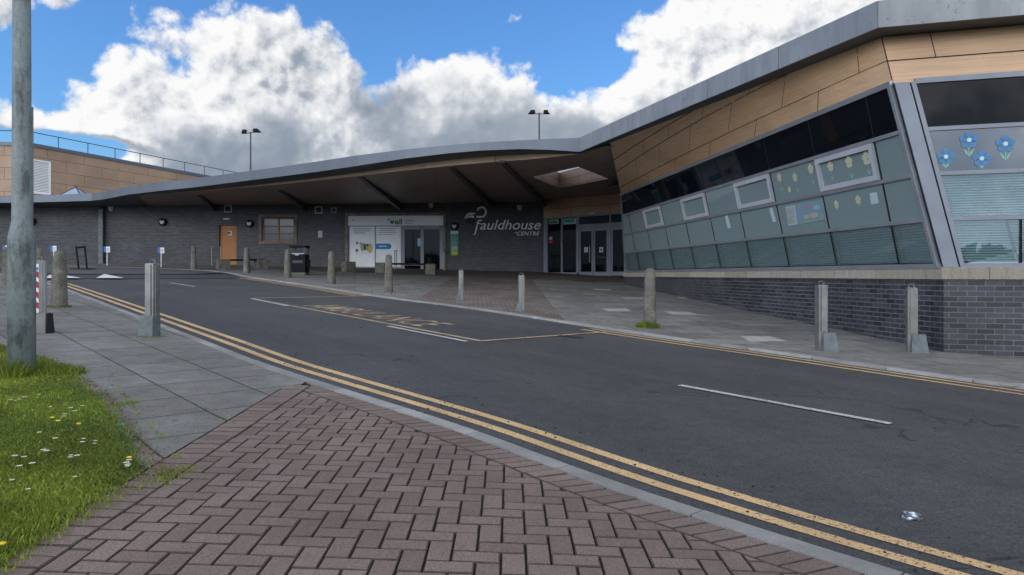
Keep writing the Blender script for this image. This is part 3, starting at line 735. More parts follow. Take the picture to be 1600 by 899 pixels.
# daisies
dm = MB(); dm.tube([(0, 0, 0), (.004, .002, .045)], .0012, 4, 1)
for kx in range(10):
    a = kx*math.pi/5; c, s_ = math.cos(a), math.sin(a)
    dm.face([(.004, .002, .045), (.004+c*.009-s_*.004, .002+s_*.009+c*.004, .049), (.004+c*.015, .002+s_*.015, .050), (.004+c*.009+s_*.004, .002+s_*.009-c*.004, .049)], 0)
dm.lathe([(.004, 0), (.005, .002), (.001, .004)], 6, (.004, .002, .047), 2)
dsy = build(dm, 'daisy', [col('petal_white', (.75, .75, .72)), col('stem_green', (.06, .12, .02)), col('daisy_yellow', (.7, .5, .05))], loc=(0, 0, 0))
dl = dict(label='small white daisy in flower in the short lawn', cat='daisy', group='daisies scattered in the lawn')
dp = [(18, 637), (24, 638), (30, 636), (37, 632), (62, 628), (78, 648), (100, 660), (98, 664), (118, 655), (110, 650), (131, 700), (128, 706), (148, 708), (150, 703), (112, 727), (122, 728), (108, 731), (68, 718), (72, 721), (52, 740), (28, 745), (36, 731), (25, 728), (17, 768), (42, 784), (118, 762), (199, 740), (200, 745), (201, 736), (198, 742), (85, 700), (92, 603), (128, 646), (60, 690)]
for i, p in enumerate(dp):
    o = dsy if i == 0 else copy_tree(dsy); setp(o, **dl); X0, Y0 = G(*p); o.location = (X0, Y0, gz(X0, Y0)+.004); s_ = rng.uniform(.8, 1.25); o.scale = (s_, s_, 1); o.rotation_euler.z = rng.uniform(0, 6)
ym = MB(); ym.tube([(0, 0, 0), (.003, 0, .05)], .0014, 4, 1)
ym.lathe([(.003, 0), (.013, .004), (.015, .008), (.006, .012)], 9, (.003, 0, .046), 0)
dn = build(ym, 'dandelion', [col('dandelion_yellow', (.75, .55, .03)), MT['stem_green']], loc=(0, 0, 0))
for i, p in enumerate([(81, 666), (90, 672), (123, 677), (203, 731), (5, 873)]):
    o = dn if i == 0 else copy_tree(dn); setp(o, 'small yellow dandelion in the short lawn', 'dandelion', 'dandelions in the lawn'); X0, Y0 = G(*p); o.location = (X0, Y0, gz(X0, Y0)+.004); o.rotation_euler.z = i

# ================================================================== COMMUNITY CENTRE
cc = thing('community_centre', (0, 36, 0), 'long low dark brick community centre with a curved grey roof and glazed wing', 'building')
WP = vplane((-46, 38.4), (1.60, 36.3))
def rectp(pl, x0, y0, x1, y1, off=0.):
    cx = (x0+x1)/2; s0 = (pl(x0, y0)-pl.A).dot(pl.d); s1 = (pl(x1, y0)-pl.A).dot(pl.d); zt = pl(cx, y0).z; zb = pl(cx, y1).z
    return [pl.at(s0, zb, off), pl.at(s1, zb, off), pl.at(s1, zt, off), pl.at(s0, zt, off)]
def wall_holes(mb, pl, s0, s1, z0, z1, holes, reveal=.14, m=0, mr=0):
    S = sorted({s0, s1, *[h[0] for h in holes], *[h[1] for h in holes]}); Z = sorted({z0, z1, *[h[2] for h in holes], *[h[3] for h in holes]})
    for a, b in zip(S[:-1], S[1:]):
        for c, d in zip(Z[:-1], Z[1:]):
            if any(h[0] <= (a+b)/2 <= h[1] and h[2] <= (c+d)/2 <= h[3] for h in holes): continue
            mb.face([pl.at(a, c), pl.at(b, c), pl.at(b, d), pl.at(a, d)], m)
    for a, b, c, d in holes:
        for p, q in (((a, c), (a, d)), ((a, d), (b, d)), ((b, d), (b, c))):
            mb.face([pl.at(*p), pl.at(*q), pl.at(*q, -reveal), pl.at(*p, -reveal)], mr)
def hole(pl, x0, y0, x1, y1):
    q = rectp(pl, x0, y0, x1, y1); return ((q[0]-pl.A).dot(pl.d), (q[1]-pl.A).dot(pl.d), q[0].z, q[2].z)
hd = hole(WP, 342.5, 352, 369.5, 415.8); hw = hole(WP, 408.5, 339.5, 461, 377.5); hp_ = hole(WP, 543.5, 337.2, 693, 420)
hp_ = (hp_[0], hp_[1], .0, hp_[3])
mb = MB(); Lw = (WP(850.5, 400)-WP.A).dot(WP.d)
wall_holes(mb, WP, 0, Lw, -.5, 3.72, [hd, hw, hp_])
mb.face([WP.at(Lw, -.5), WP.at(Lw, -.5, -1.2), WP.at(Lw, 3.72, -1.2), WP.at(Lw, 3.72)])
for s_ in (WP(165, 400), WP(322, 400), WP(455, 400)): pass
build(mb, 'brick_wall', MT['brick'], cc)
# slim brick piers breaking up the long wall
for px in (324, 470, 625):
    q = rectp(WP, px-3.2, 318, px+3.2, 330, .0); s0 = (q[0]-WP.A).dot(WP.d); s1 = (q[1]-WP.A).dot(WP.d)
mb = MB(); q = rectp(WP, 196, 316.4, 850, 318.4, .02); mb.slab([WP.at((q[0]-WP.A).dot(WP.d), 3.50, .03), WP.at(Lw, 3.62, .03), WP.at(Lw, 3.66, .03), WP.at((q[0]-WP.A).dot(WP.d), 3.54, .03)], WP.n, .03)
build(mb, 'wall_head_trim', MT['alu_pale'], cc)
# ---- roof outline
FT = [(-240, 305.6), (-120, 306), (0, 306), (53, 305.2), (110, 303.6), (143, 302.2), (160, 300), (200, 291.6), (250, 285), (300, 279.5), (367, 270.5), (400, 266), (430, 262), (500, 251.8), (560, 242.8), (633, 233.8), (700, 227), (750, 223), (811, 219.5), (860, 217), (905, 215.6)]
FB = [3.46, 3.46, 3.46, 3.46, 3.46, 3.455, 3.45, 3.45, 3.45, 3.45, 3.46, 3.46, 3.46, 3.455, 3.47, 3.53, 3.56, 3.57, 3.555, 3.49, 3.415]
ZT = 3.8
top = []
for px, py in FT: r = ray(px, py); t = ZT/r.z; top.append(Vector((r.x*t, t, ZT)))
nin = []
INS = [None]*7+[.45, .7, .9, 1., 1., 1., 1., 1., 1., 1., 1., .95, .75, .35]
def tang(i):
    return (top[min(i+1, len(top)-1)]-top[max(i-1, 0)]).normalized()
mb = MB(); lip = MB(); stp = MB()
for i in range(len(top)-1):
    a, b = top[i], top[i+1]; ab = Vector((a.x, a.y, FB[i])); bb = Vector((b.x, b.y, FB[i+1]))
    mb.face([ab, bb, b, a])
    # small top flashing
    ta, tb_ = tang(i), tang(i+1); na = Vector((-ta.y, ta.x, 0)); nb = Vector((-tb_.y, tb_.x, 0))
    mb.face([a, b, b+nb*.25, a+na*.25])
build(mb, 'fascia', MT['fascia'], cc, merge=True)
def zs(x, y): return min(3.70, 3.30+.017*(y-22.5)+max(0, min(1, (x+5)/7))*.15)
inner = []
for i in range(len(top)):
    t = tang(i); n = Vector((-t.y, t.x, 0)); d = INS[i]
    if d is None:
        s_ = (top[i]-WP.A).dot(WP.d); p = WP.at(s_, 0, .0); inner.append(Vector((p.x, p.y, 0)))
    else: p = top[i]+n*d; inner.append(Vector((p.x, p.y, 0)))
for i in range(len(top)-1):
    a, b = top[i], top[i+1]; c, d = inner[i], inner[i+1]
    za = FB[i] if i < 7 else min(FB[i], 9); zb = FB[i+1]
    lip.face([(a.x, a.y, FB[i]), (b.x, b.y, FB[i+1]), (d.x, d.y, zb), (c.x, c.y, za)])
    if i >= 7: stp.face([(c.x, c.y, min(za, zs(c.x, c.y))), (d.x, d.y, min(zb, zs(d.x, d.y))), (d.x, d.y, zb), (c.x, c.y, za)])
build(lip, 'eaves_underside', MT['dark_metal'], cc, merge=True)
build(stp, 'edge_cladding', MT['strip'], cc, merge=True)
# ---- skylight opening in the soffit
hole_px = [(832, 276.5), (904, 261), (951, 279.5), (874, 294.5)]
HP = []
for px, py in hole_px:
    r = ray(px, py); t = 20.
    for _ in range(60): t = zs(r.x*t, t)/r.z
    HP.append((r.x*t, t))
def fill(polys, zf, m=None):
    bm = bmesh.new(); es = []
    for P in polys:
        vs = [bm.verts.new((x, y, 0)) for x, y in P]; es += [bm.edges.new((vs[i], vs[(i+1) % len(vs)])) for i in range(len(vs))]
    bmesh.ops.triangle_fill(bm, edges=es, use_beauty=True)
    for k in range(-24, 10, 2): bmesh.ops.bisect_plane(bm, geom=bm.verts[:]+bm.edges[:]+bm.faces[:], plane_co=(k, 0, 0), plane_no=(1, 0, 0))
    for k in range(20, 38, 2): bmesh.ops.bisect_plane(bm, geom=bm.verts[:]+bm.edges[:]+bm.faces[:], plane_co=(0, k, 0), plane_no=(0, 1, 0))
    out = MB()
    V = [Vector((v.co.x, v.co.y, zf(v.co.x, v.co.y))) for v in bm.verts]; bm.verts.index_update()
    out.mesh(V, [[v.index for v in f.verts] for f in bm.faces]); bm.free(); return out
sp = [(p.x, p.y) for p in inner[7:]]
lw = WP.at((top[6]-WP.A).dot(WP.d), 0, .0)
sof = [(lw.x-.5, lw.y)]+sp+[(2.45, 19.35), (9, 19.35), (9, 38.6), (-8, 38.6), (lw.x-.5, lw.y+.3)]
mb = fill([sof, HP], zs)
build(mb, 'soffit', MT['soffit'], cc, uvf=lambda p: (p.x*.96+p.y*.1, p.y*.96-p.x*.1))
mb = MB()
for i in range(4):
    a, b = HP[i], HP[(i+1) % 4]; mb.face([(*a, zs(*a)), (*b, zs(*b)), (*b, 4.22), (*a, 4.22)])
build(mb, 'skylight_shaft', wood('shaft_boards', (.19, .13, .098), 2.4, .3), cc)
mb = MB(); cxh = sum(p[0] for p in HP)/4; cyh = sum(p[1] for p in HP)/4
# ---- wing: leaning glazed wall
P0 = Vector((6.1, 10.4, 0)); d1 = Vector((-.119, 1, 0)).normalized(); n1 = Vector((-1, -.119, 0)).normalized(); LEAN = .215
d2 = Vector((1, -.31, 0)).normalized(); n2 = Vector((-.31, -1, 0)).normalized(); cv_ = Vector((-1.046, .324, 0))*LEAN
N1 = (n1-Vector((0, 0, LEAN))).normalized()
def f1(s, z, off=0.): return P0+d1*s+n1*(LEAN*z)+Vector((0, 0, z))+N1*off
def f2(r, z, off=0.): return P0+cv_*z+d2*r+Vector((0, 0, z))+n2*off
def sc_(z): return .0957*z
def se_(z): return 16.5-.55*z
RT = 30.0
roofpoly = [(p.x, p.y) for p in top]+[(5.07, 10.2), (5.07+.957*20, 10.2-.29*20), (28, 60), (-46, 60)]
mb = fill([roofpoly, HP], lambda x, y: ZT-.012); build(mb, 'roof', MT['dark_metal'], cc)
# wing fascia
WA = Vector((top[-1].x, top[-1].y, 0)); WB = Vector((5.07, 10.2, 0)); WC = WB+Vector((.957, -.29, 0))*20
up = Vector((0, 0, 1)); mb = MB()
def band(mb, A, B, zA0, zB0, z1, nseg, gap=.006, m=0):
    for k in range(nseg):
        a = A.lerp(B, k/nseg); b = A.lerp(B, (k+1)/nseg); za = zA0+(zB0-zA0)*k/nseg; zb = zA0+(zB0-zA0)*(k+1)/nseg
        t = (b-a).normalized()*gap; nn = Vector((t.y, -t.x, 0)).normalized()
        if nn.y > 0: nn = -nn
        mb.slab([a+t+up*za, b-t+up*zb, b-t+up*z1, a+t+up*z1], nn, .03, m)
band(mb, WA, WB, 3.41, 3.43, ZT+.003, 5)
band(mb, WB, WC, 3.43, 3.43, ZT+.003, 6)
build(mb, 'fascia', MT['fascia_pale'], cc)
mb = MB()
ob = Vector((.05, .05, 0)); mb.face([WA+up*3.42+ob, WB+up*3.44+ob, WB+up*3.79+ob, WA+up*3.79+ob]); mb.face([WB+up*3.44+ob, WC+up*3.44+ob, WC+up*3.79+ob, WB+up*3.79+ob])
BR = Vector((5.36, 10.68, 3.45)); BL = Vector((2.54, 19.1, 3.45)); AR = f1(sc_(2.75), 2.75); AL = f1(se_(2.75), 2.75)
mb.face([WA+up*3.412, WB+up*3.432, BR+Vector((.1, .1, 0)), BL+Vector((.1, .1, 0))])
e2 = BR+d2*19-n2*.03+up*.01; BR2 = BR-n2*.03+up*.01
mb.face([WB+up*3.432, WC+up*3.432, e2]); mb.face([WB+up*3.432, e2, BR2])
mb.face([WA+up*3.412, BL+Vector((.1, .1, 0)), Vector((3.2, 19.6, 3.42)), Vector((2.4, 21.2, 3.43))])
build(mb, 'eaves_underside', MT['dark_metal'], cc)
# cladding: ruled surface from the glass head to the eaves
def ws(u, v, off=0.):
    a = AR.lerp(AL, u); b = BR.lerp(BL, u); p = a.lerp(b, v)
    return p+n1*off-up*off*.4
mb = MB(); NU, NV = 24, 4
def uvw(p): return (-(p-AR).dot(d1), p.z*1.0)
for i in range(NU):
    for j in range(NV): mb.face([ws(i/NU, j/NV), ws((i+1)/NU, j/NV), ws((i+1)/NU, (j+1)/NV), ws(i/NU, (j+1)/NV)])
# right-hand face cladding, a hair proud of the plane
A2 = f2(0, 2.75, .0)
def w2(r, v, off=0.): a = AR+d2*r; b = BR+d2*r; return a.lerp(b, v)+n2*off
for i in range(9):
    for j in range(2): mb.face([w2(i*2, j/2), w2(i*2+2, j/2), w2(i*2+2, j/2+.5), w2(i*2, j/2+.5)])
build(mb, 'timber_cladding', MT['clad'], cc, uvf=uvw)
jm = MB(); J1 = lambda u: .5-.33*u
def pxu(px, v):      # u on the ruled surface whose picture column is px
    lo, hi = 0., 1.
    for _ in range(40):
        mid = (lo+hi)/2; p = ws(mid, v if not callable(v) else v(mid))
        if p.x/p.y*F+800 > px: lo = mid
        else: hi = mid
    return lo
def jline(vf, u0, u1, n=16):
    for k in range(n):
        a = u0+(u1-u0)*k/n; b = u0+(u1-u0)*(k+1)/n; w = .007
        jm.face([ws(a, vf(a)-w, .004), ws(b, vf(b)-w, .004), ws(b, vf(b)+w, .004), ws(a, vf(a)+w, .004)])
def jvert(px, va, vb):
    u = pxu(px, (va(0.5)+vb(.5))/2); w = .006/8
    lo, hi = va(u), min(1, vb(u)); hw_ = .0007
    jm.face([ws(u-hw_, lo, .004), ws(u+hw_, lo, .004), ws(u+hw_, hi, .004), ws(u-hw_, hi, .004)])
J2 = lambda u: .5+(1-u)/(1-.211)*.5; J3 = lambda u: .72+(1-u)/(1-.54)*.28; J0 = lambda u: 0.; JT = lambda u: 1.
jline(J1, 0, 1); jline(J2, .211, 1); jline(J3, .54, 1)
for px in (1278, 1180, 1109, 1055, 1013, 983): jvert(px, J0, J1)
for px in (1342, 1223, 1140, 1078, 1030, 993): jvert(px, J1, J2)
for px in (1170, 1098, 1045, 1004, 975): jvert(px, J2, J3)
jm.face([w2(0, .475, .004), w2(18, .475, .004), w2(18, .50, .004), w2(0, .50, .004)])
for r in (.0, ): jm.face([w2(r-.008, 0, .005), w2(r+.008, 0, .005), w2(r+.008, 1, .005), w2(r-.008, 1, .005)])
for r in (.62, 3.0, 5.4): jm.face([w2(r, .5, .004), w2(r+.012, .5, .004), w2(r+.012, 1, .004), w2(r, 1, .004)])
for r in (1.9, 4.2): jm.face([w2(r, 0, .004), w2(r+.012, 0, .004), w2(r+.012, .48, .004), w2(r, .48, .004)])
# screw heads
for k in range(9):
    for v in (.06, .42):
        c = w2(.15+k*.35, v, .004); jm.face([c+d2*-.005, c+d2*.005-up*.004, c+d2*.005+up*.004])
build(jm, 'cladding_joints', simple('joint_dark', (.03, .02, .015), .9, 0, 0), cc)
# ---- glazing
ZR = [.155, .795, 1.435, 2.07, 2.75]
SK = [.916+1.712*k for k in range(10)]
def slab1(mb, s0a, s1a, z0, z1, off0, th, m=0, s0b=None, s1b=None, f=f1, n=None):
    s0b = s0a if s0b is None else s0b; s1b = s1a if s1b is None else s1b
    q = [f(s0a, z0, off0), f(s1a, z0, off0), f(s1b, z1, off0), f(s0b, z1, off0)]; mb.slab(q, n or N1, th, m)
fr = MB()
for z in ZR[1:4]: slab1(fr, sc_(z), se_(z), z-.028, z+.028, .045, .07)
slab1(fr, sc_(2.75), se_(2.75)+.02, 2.72, 2.80, .05, .08); slab1(fr, 0, se_(.1), .10, .165, .045, .07)
slab1(fr, sc_(.1)+.012, sc_(.1)+.075, .12, 2.75, .055, .09, s0b=sc_(2.75)+.012, s1b=sc_(2.75)+.075)
slab1(fr, se_(.1)-.06, se_(.1), .12, 2.75, .04, .07, s0b=se_(2.75)-.06, s1b=se_(2.75))
build(fr, 'window_frame', MT['alu'], cc)
for s_ in SK:
    for a, b in zip(ZR[:-1], ZR[1:]):
        if s_ < se_(b)-.1: gk = MB(); slab1(gk, s_-.017, s_+.017, a+.03, b-.03, .018 if b < 2.5 else .012, .05); build(gk, 'mullion_gasket', MT['black'], cc)
bounds = lambda z: [sc_(z)+.075]+[s for s in SK if s < se_(z)-.1]+[se_(z)-.06]
for ri, (a, b) in enumerate(zip(ZR[:-1], ZR[1:])):
    Ba, Bb = bounds(a), bounds(b); k = min(len(Ba), len(Bb))
    for c in range(k-1):
        s0a, s1a, s0b, s1b = Ba[c], Ba[c+1], Bb[c], Bb[c+1]
        if c == k-2: s1a, s1b = se_(a)-.06, se_(b)-.06
        pm = MB(); slab1(pm, s0a+.017, s1a-.017, a+.028, b-.028, .012, .012, s0b=s0b+.017, s1b=s1b-.017)
        pane = build(pm, 'window_pane', MT['glass_dark'] if ri == 3 else (MT['glass'] if ri == 0 else MT['glass_film']), cc)
        if ri == 2 and c in (1, 3, 5, 7):
            om = MB(); s0, s1 = SK[c-1]+.04, SK[c]-.03
            om.frame([f1(s1, a+.035, .06), f1(s0, a+.035, .06), f1(s0, b-.035, .06), f1(s1, b-.035, .06)], N1, .085, .07)
            build(om, 'opening_sash', simple('sash_aluminium', (.42, .43, .47), .45, .1, .06, 2) if 'sash' not in MT else MT['sash'], cc)
        if ri < 3 and True:
            bl = MB(); z = a+.045; sp_ = .043 if ri == 0 else .036
            ia = s0a+.03; ib = s1a-.03
            while z < b-.05:
                h = .010 if ri == 0 else .030
                bl.face([f1(ia, z, -.085), f1(ib, z, -.085), f1(ib, z+(.026 if ri == 0 else .033), -.102), f1(ia, z+(.026 if ri == 0 else .033), -.102)]); z += sp_
            build(bl, 'blind', MT['blind'], cc)
# right-hand face
R2 = [.96+1.75*k for k in range(8)]
fr = MB()
def slab2(mb, r0, r1, z0, z1, off, th, m=0, skew=True):
    mb.slab([f2(r0, z0, off), f2(r1, z0, off), f2(r1, z1, off), f2(r0, z1, off)] if skew else [f2(r0, z0, off), f2(r1, z0, off), f2(r1, z1, off)-cv_*(z1-z0), f2(r0, z1, off)], n2, th, m)
slab2(fr, .012, .20, .11, 2.752, .06, .12); slab2(fr, .225, .285, .11, 2.752, .05, .10)
for z in ZR[1:4]: slab2(fr, .28, 15, z-.028, z+.028, .04, .07)
slab2(fr, .28, 15, 2.725, 2.80, .045, .08); slab2(fr, .28, 15, .10, .165, .04, .07)
build(fr, 'window_frame', MT['alu_pale'], cc)
gk = MB(); slab2(gk, .0, .235, .12, 2.75, .02, .05); build(gk, 'post_backing', MT['black'], cc)
for r in R2:
    gk = MB(); gk.slab([f2(r, .165, .02), f2(r+.03, .165, .02), f2(r+.03, .77, .02)-cv_*.6, f2(r, .77, .02)-cv_*.6], n2, .05); build(gk, 'mullion_gasket', MT['black'], cc)
for r in R2[1:]:
    for a, b in zip(ZR[1:-1], ZR[2:]):
        gk = MB(); gk.slab([f2(r, a, .02), f2(r+.03, a, .02), f2(r+.03, b, .02)-cv_*(b-a), f2(r, b, .02)-cv_*(b-a)], n2, .05); build(gk, 'mullion_gasket', MT['black'], cc)
for ri, (a, b) in enumerate(zip(ZR[:-1], ZR[1:])):
    for c in range(4):
        r0 = .285 if c == 0 else (R2[0] if ri == 0 else 0)+(1.75 if c > 1 or ri else 0)*((c-1) if ri == 0 else c)+(0 if ri == 0 else .96)
        rr = ([.285]+R2[:4]) if ri == 0 else ([.285]+R2[1:5])
        pm = MB(); slab2(pm, rr[c]+.0, rr[c+1], a+.028, b-.028, .01, .012)
        build(pm, 'window_pane', (MT['glass'], MT['glass'], MT['glass_blue'], MT['glass_dark'])[ri], cc)
        if ri < 2:
            bl = MB(); z = a+.045
            while z < b-.05:
                bl.face([f2(rr[c]+.03, z, -.085), f2(rr[c+1]-.01, z, -.085), f2(rr[c+1]-.01, z+.023, -.102), f2(rr[c]+.03, z+.023, -.102)]); z += .036
            build(bl, 'blind', MT['blind'], cc)
# plain end wall and room behind
mb = MB()
mb.face([f1(.3, .1, -3.2), f1(20, .1, -3.2), f1(20, 3.3, -3.2), f1(.3, 3.3, -3.2)])
mb.face([f1(0, .09, -.1), f1(16.3, .09, -.1), f1(16.3, .09, -4), f1(0, .09, -4)]); mb.face([f2(0, .092, -.1), f2(15, .092, -.1), f2(15, .092, -4), f2(0, .092, -4)])
mb.face([f2(3, .1, -3.2), f2(15, .1, -3.2), f2(15, 3.3, -3.2), f2(3, 3.3, -3.2)])
mb.face([f1(.7, 3.3, -.25), f1(18, 3.3, -.25), f1(18, 3.3, -5), f1(.7, 3.3, -5)]); mb.face([f2(.5, 3.31, -.2), f2(15, 3.31, -.2), f2(15, 3.31, -5), f2(.5, 3.31, -5)])
mb.face([f1(se_(.1), -.4, 0), f1(se_(3.3), 3.4, 0), f1(se_(3.3), 3.4, -3.3), f1(se_(.1), -.4, -3.3)])
build(mb, 'interior_room', MT['room'], cc)
# sill and plinth
mb = MB(); so1 = .055
def corner_pt(off, z): # plinth corner offset outward from both faces
    a = P0+n1*off; b = P0+n2*off; # intersect line a+d1*t with b+d2*r
    det = d1.x*(-d2.y)+d1.y*d2.x; w_ = b-a; t = (w_.x*(-d2.y)+w_.y*d2.x)/det; p = a+d1*t; return Vector((p.x, p.y, z))
co = corner_pt(so1, 0); ci = corner_pt(-.15, 0); L1 = P0+d1*16.75; L2 = P0+d2*15
def prism(mb, poly, z0, z1, m=0): mb.mesh([(p.x, p.y, z0) for p in poly]+[(p.x, p.y, z1) for p in poly], [tuple(range(len(poly)))[::-1], tuple(range(len(poly), 2*len(poly)))]+[(i, (i+1) % len(poly), len(poly)+(i+1) % len(poly), len(poly)+i) for i in range(len(poly))], m)
prism(mb, [co, co+(L1-P0), ci+(L1-P0), ci], -.062, .112); prism(mb, [co+n2*.0015, ci, ci+(L2-P0), co+(L2-P0)], -.0625, .1125)
build(mb, 'window_sill', MT['sill'], cc, bevel=.008)
mb = MB(); pc = corner_pt(0, 0); pi_ = corner_pt(-.3, 0)
for a, b in ((pc+(L1-P0), pc), (pc, pc+(L2-P0))): mb.face([a-up*1.9, b-up*1.9, b-up*.06, a-up*.06])
e_ = pc+(L1-P0); mb.face([e_-up*1.9, e_-up*1.9-n1*3, e_-n1*3-up*.06, e_-up*.06])
build(mb, 'plinth_wall', MT['brick'], cc)
# ---- entrance wall
EP = vplane((1.60, 36.27), (4.88, 33.0))
mb = MB(); se0 = 0.; se1 = 7.2
mb.face([EP.at(-.05, 2.80, .02), EP.at(se1, 2.80, .02), EP.at(se1, 3.75, .02), EP.at(-.05, 3.75, .02)])
build(mb, 'entrance_cladding', MT['clad_entry'], cc)
def es(px): return (EP(px, 400)-EP.A).dot(EP.d)
fr = MB(); zb = -.05
def epan(mb, s0, s1, z0, z1, off, th, m=0): mb.slab([EP.at(s0, z0, off), EP.at(s1, z0, off), EP.at(s1, z1, off), EP.at(s0, z1, off)], EP.n, th, m)
epan(fr, es(850.4), es(856.6), zb, 2.79, .05, .1); epan(fr, es(856.6), se1, 2.735, 2.79, .045, .08)
epan(fr, es(877.2), es(879.8), .12, 2.735, .04, .07); epan(fr, es(901.2), es(905.2), .12, 2.735, .05, .1)
epan(fr, es(856.6), es(901), zb, .125, .04, .08); epan(fr, es(905.2), se1, 2.15, 2.37, .03, .08)
epan(fr, es(951.3), es(955.2), zb, 2.15, .05, .1); epan(fr, es(952.6), es(954.6), 2.37, 2.735, .03, .06)
build(fr, 'entrance_frame', MT['alu_pale'], cc)
pm = MB()
for a, b, c, d in ((856.8, 877, .125, 2.735), (880, 901, .125, 2.735)): epan(pm, es(a), es(b), c, d, 0, .02)
build(pm, 'entrance_glazing', MT['glass_dark'], cc)
pm = MB(); epan(pm, es(905.2), es(952.6), 2.37, 2.735, 0, .02); epan(pm, es(954.6), se1, 2.37, 2.735, 0, .02)
build(pm, 'fanlight', MT['glass_blue'], cc)
for a, b in ((905.6, 927.3), (928.2, 950.8), (955.6, 978)):
    dm_ = MB(); q = [EP.at(es(a), zb+.02, .035), EP.at(es(b), zb+.02, .035), EP.at(es(b), 2.145, .035), EP.at(es(a), 2.145, .035)]
    ii = dm_.frame(q, EP.n, .1, .05, 0, (.09, .09, .18, .10)); dr = build(dm_, 'entrance_door', MT['alu_pale'], cc)
    g2 = MB(); g2.slab([p-EP.n*.02 for p in ii], EP.n, .01); build(g2, 'door_glass', MT['glass_dark'], dr)
    if a < 950:
        hm = MB(); sx_ = es(b)-.14 if a < 910 else es(a)+.12
        if a < 910: hm.tube([EP.at(sx_, .62, .05), EP.at(sx_-.0, .62, .11), EP.at(sx_, 1.35, .11), EP.at(sx_, 1.35, .05)], .018, 6)
        else: hm.tube([EP.at(es(a)+.08, .82, .06), EP.at(es(b)-.08, .82, .06)], .02, 6)
        build(hm, 'door_handle', MT['steel'], dr)
# ---- timber door
q = rectp(WP, 343, 352.6, 369.2, 415.8, -.10); mb = MB(); q[0].z = q[1].z = gz(q[0].x, q[0].y)+.02; mb.slab(q, WP.n, .05)
td = build(mb, 'timber_door', MT['door_wood'], cc)
mb = MB(); c = WP(368, 387.5, -.06); mb.tube([c, c+WP.n*.06, c+WP.n*.06-WP.d*.12], .012, 6); build(mb, 'door_handle', MT['steel'], td)
mb = MB(); mb.slab(rectp(WP, 355.3, 360.7, 361, 368, -.094), WP.n, .006); nb_ = build(mb, 'door_sign', MT['offwhite'], td)
mb = MB(); c = WP(358, 364.2, -.09)
mb.face([c+WP.d*math.cos(k*.5236)*.07+up*math.sin(k*.5236)*.07 for k in range(12)]); build(mb, 'sign_disc', col('sign_blue', (.03, .05, .15)), td)
# ---- timber window in stone surround
mb = MB(); mb.frame(rectp(WP, 404.6, 335.2, 464.4, 381.6, .05), WP.n, .15, .12); wn = build(mb, 'stone_surround', MT['surround'], cc, bevel=.01)
mb = MB(); q = rectp(WP, 409.5, 340.5, 460, 376.8, -.06); mb.frame(q, WP.n, .07, .06)
def sub(q, u0, u1, v0, v1): L_ = lambda u, v: q[0].lerp(q[1], u).lerp(q[3].lerp(q[2], u), v); return [L_(u0, v0), L_(u1, v0), L_(u1, v1), L_(u0, v1)]
mb.slab(sub(q, .475, .525, .03, .97), WP.n, .055)
for v in (.32, .635): mb.slab([p+WP.n*.004 for p in sub(q, .03, .97, v-.025, v+.025)], WP.n, .06)
fw = build(mb, 'timber_window', MT['window_wood'], cc)
mb = MB(); mb.slab([p-WP.n*.035 for p in q], WP.n, .01); build(mb, 'window_pane', simple('green_glass', (.020, .050, .058), .06, 0, .2, 2, spec=.35), fw)
# ---- pharmacy front
mb = MB(); q = rectp(WP, 539.4, 332.8, 696.8, 419.5, .06); q[0].z = q[1].z = .12; mb.frame(q, WP.n, .16, .16, 0, (.15, .13, 0.001, .14)); build(mb, 'stone_surround', MT['surround'], cc, bevel=.01)
pf = MB()
for a, b, c, d in ((544, 546, 352.7, 419), (585.4, 587.3, 353, 419), (626.1, 632, 353, 421), (657, 662, 353, 421), (687, 693, 353, 421), (544, 693, 352.6, 354), (632, 693, 354, 358.6), (546, 626, 417, 419.5), (587.3, 626, 411.6, 413), (632, 657, 412, 415)):
    pf.slab(rectp(WP, a, c, b, d, -.02), WP.n, .06)
build(pf, 'shopfront_frame', MT['alu_pale'], cc)
for k, (a, b) in enumerate(((632, 657), (662, 687))):
    mb = MB(); mb.slab(rectp(WP, a, 358.6, b, 419.5, -.05), WP.n, .02); build(mb, 'shop_door', MT['glass_dark'], cc)
mb = MB(); mb.slab(rectp(WP, 546, 354, 585.4, 417, -.03), WP.n, .02); mb.slab(rectp(WP, 587.3, 354, 626, 417, -.03), WP.n, .02)
build(mb, 'vinyl_panels', MT['white'], cc)
mb = MB(); mb.slab([WP.at(hp_[0], 0, -.15), WP.at(hp_[1], 0, -.15), WP.at(hp_[1], hp_[3], -.15), WP.at(hp_[0], hp_[3], -.15)], WP.n, .01); build(mb, 'interior_backing', MT['dark_void'], cc)
# ---- cantilever brackets under the canopy
for (px, py, qx) in ((312, 305, 334), (437, 297, 476), (562, 276, 626), (706, 262, 769), (784, 252, 851)):
    r = ray(px, py); t = 20.
    for _ in range(50): t = zs(r.x*t, t)/r.z
    a = Vector((r.x*t, t, zs(r.x*t, t))); b = WP(qx, 318, .02); b.z = zs(b.x, b.y)
    t_ = (b-a); t_.z = 0; t_.normalize(); sd_ = Vector((-t_.y, t_.x, 0))*.08; mb = MB()
    h0, h1 = .05, .34
    mb.hexa([a-sd_-up*h0, a+sd_-up*h0, b+sd_-up*h1, b-sd_-up*h1, a-sd_+up*.02, a+sd_+up*.02, b+sd_+up*.02, b-sd_+up*.02])
    build(mb, 'roof_bracket', MT['dark_metal'], cc)
# ---- downpipe, left
mb = MB(); p = WP(158.3, 400, .14); zb_ = gz(p.x, p.y); mb.box(p.x-.11, p.x+.11, p.y-.08, p.y+.08, zb_, 3.42); build(mb, 'downpipe', MT['steel_blue'], cc)
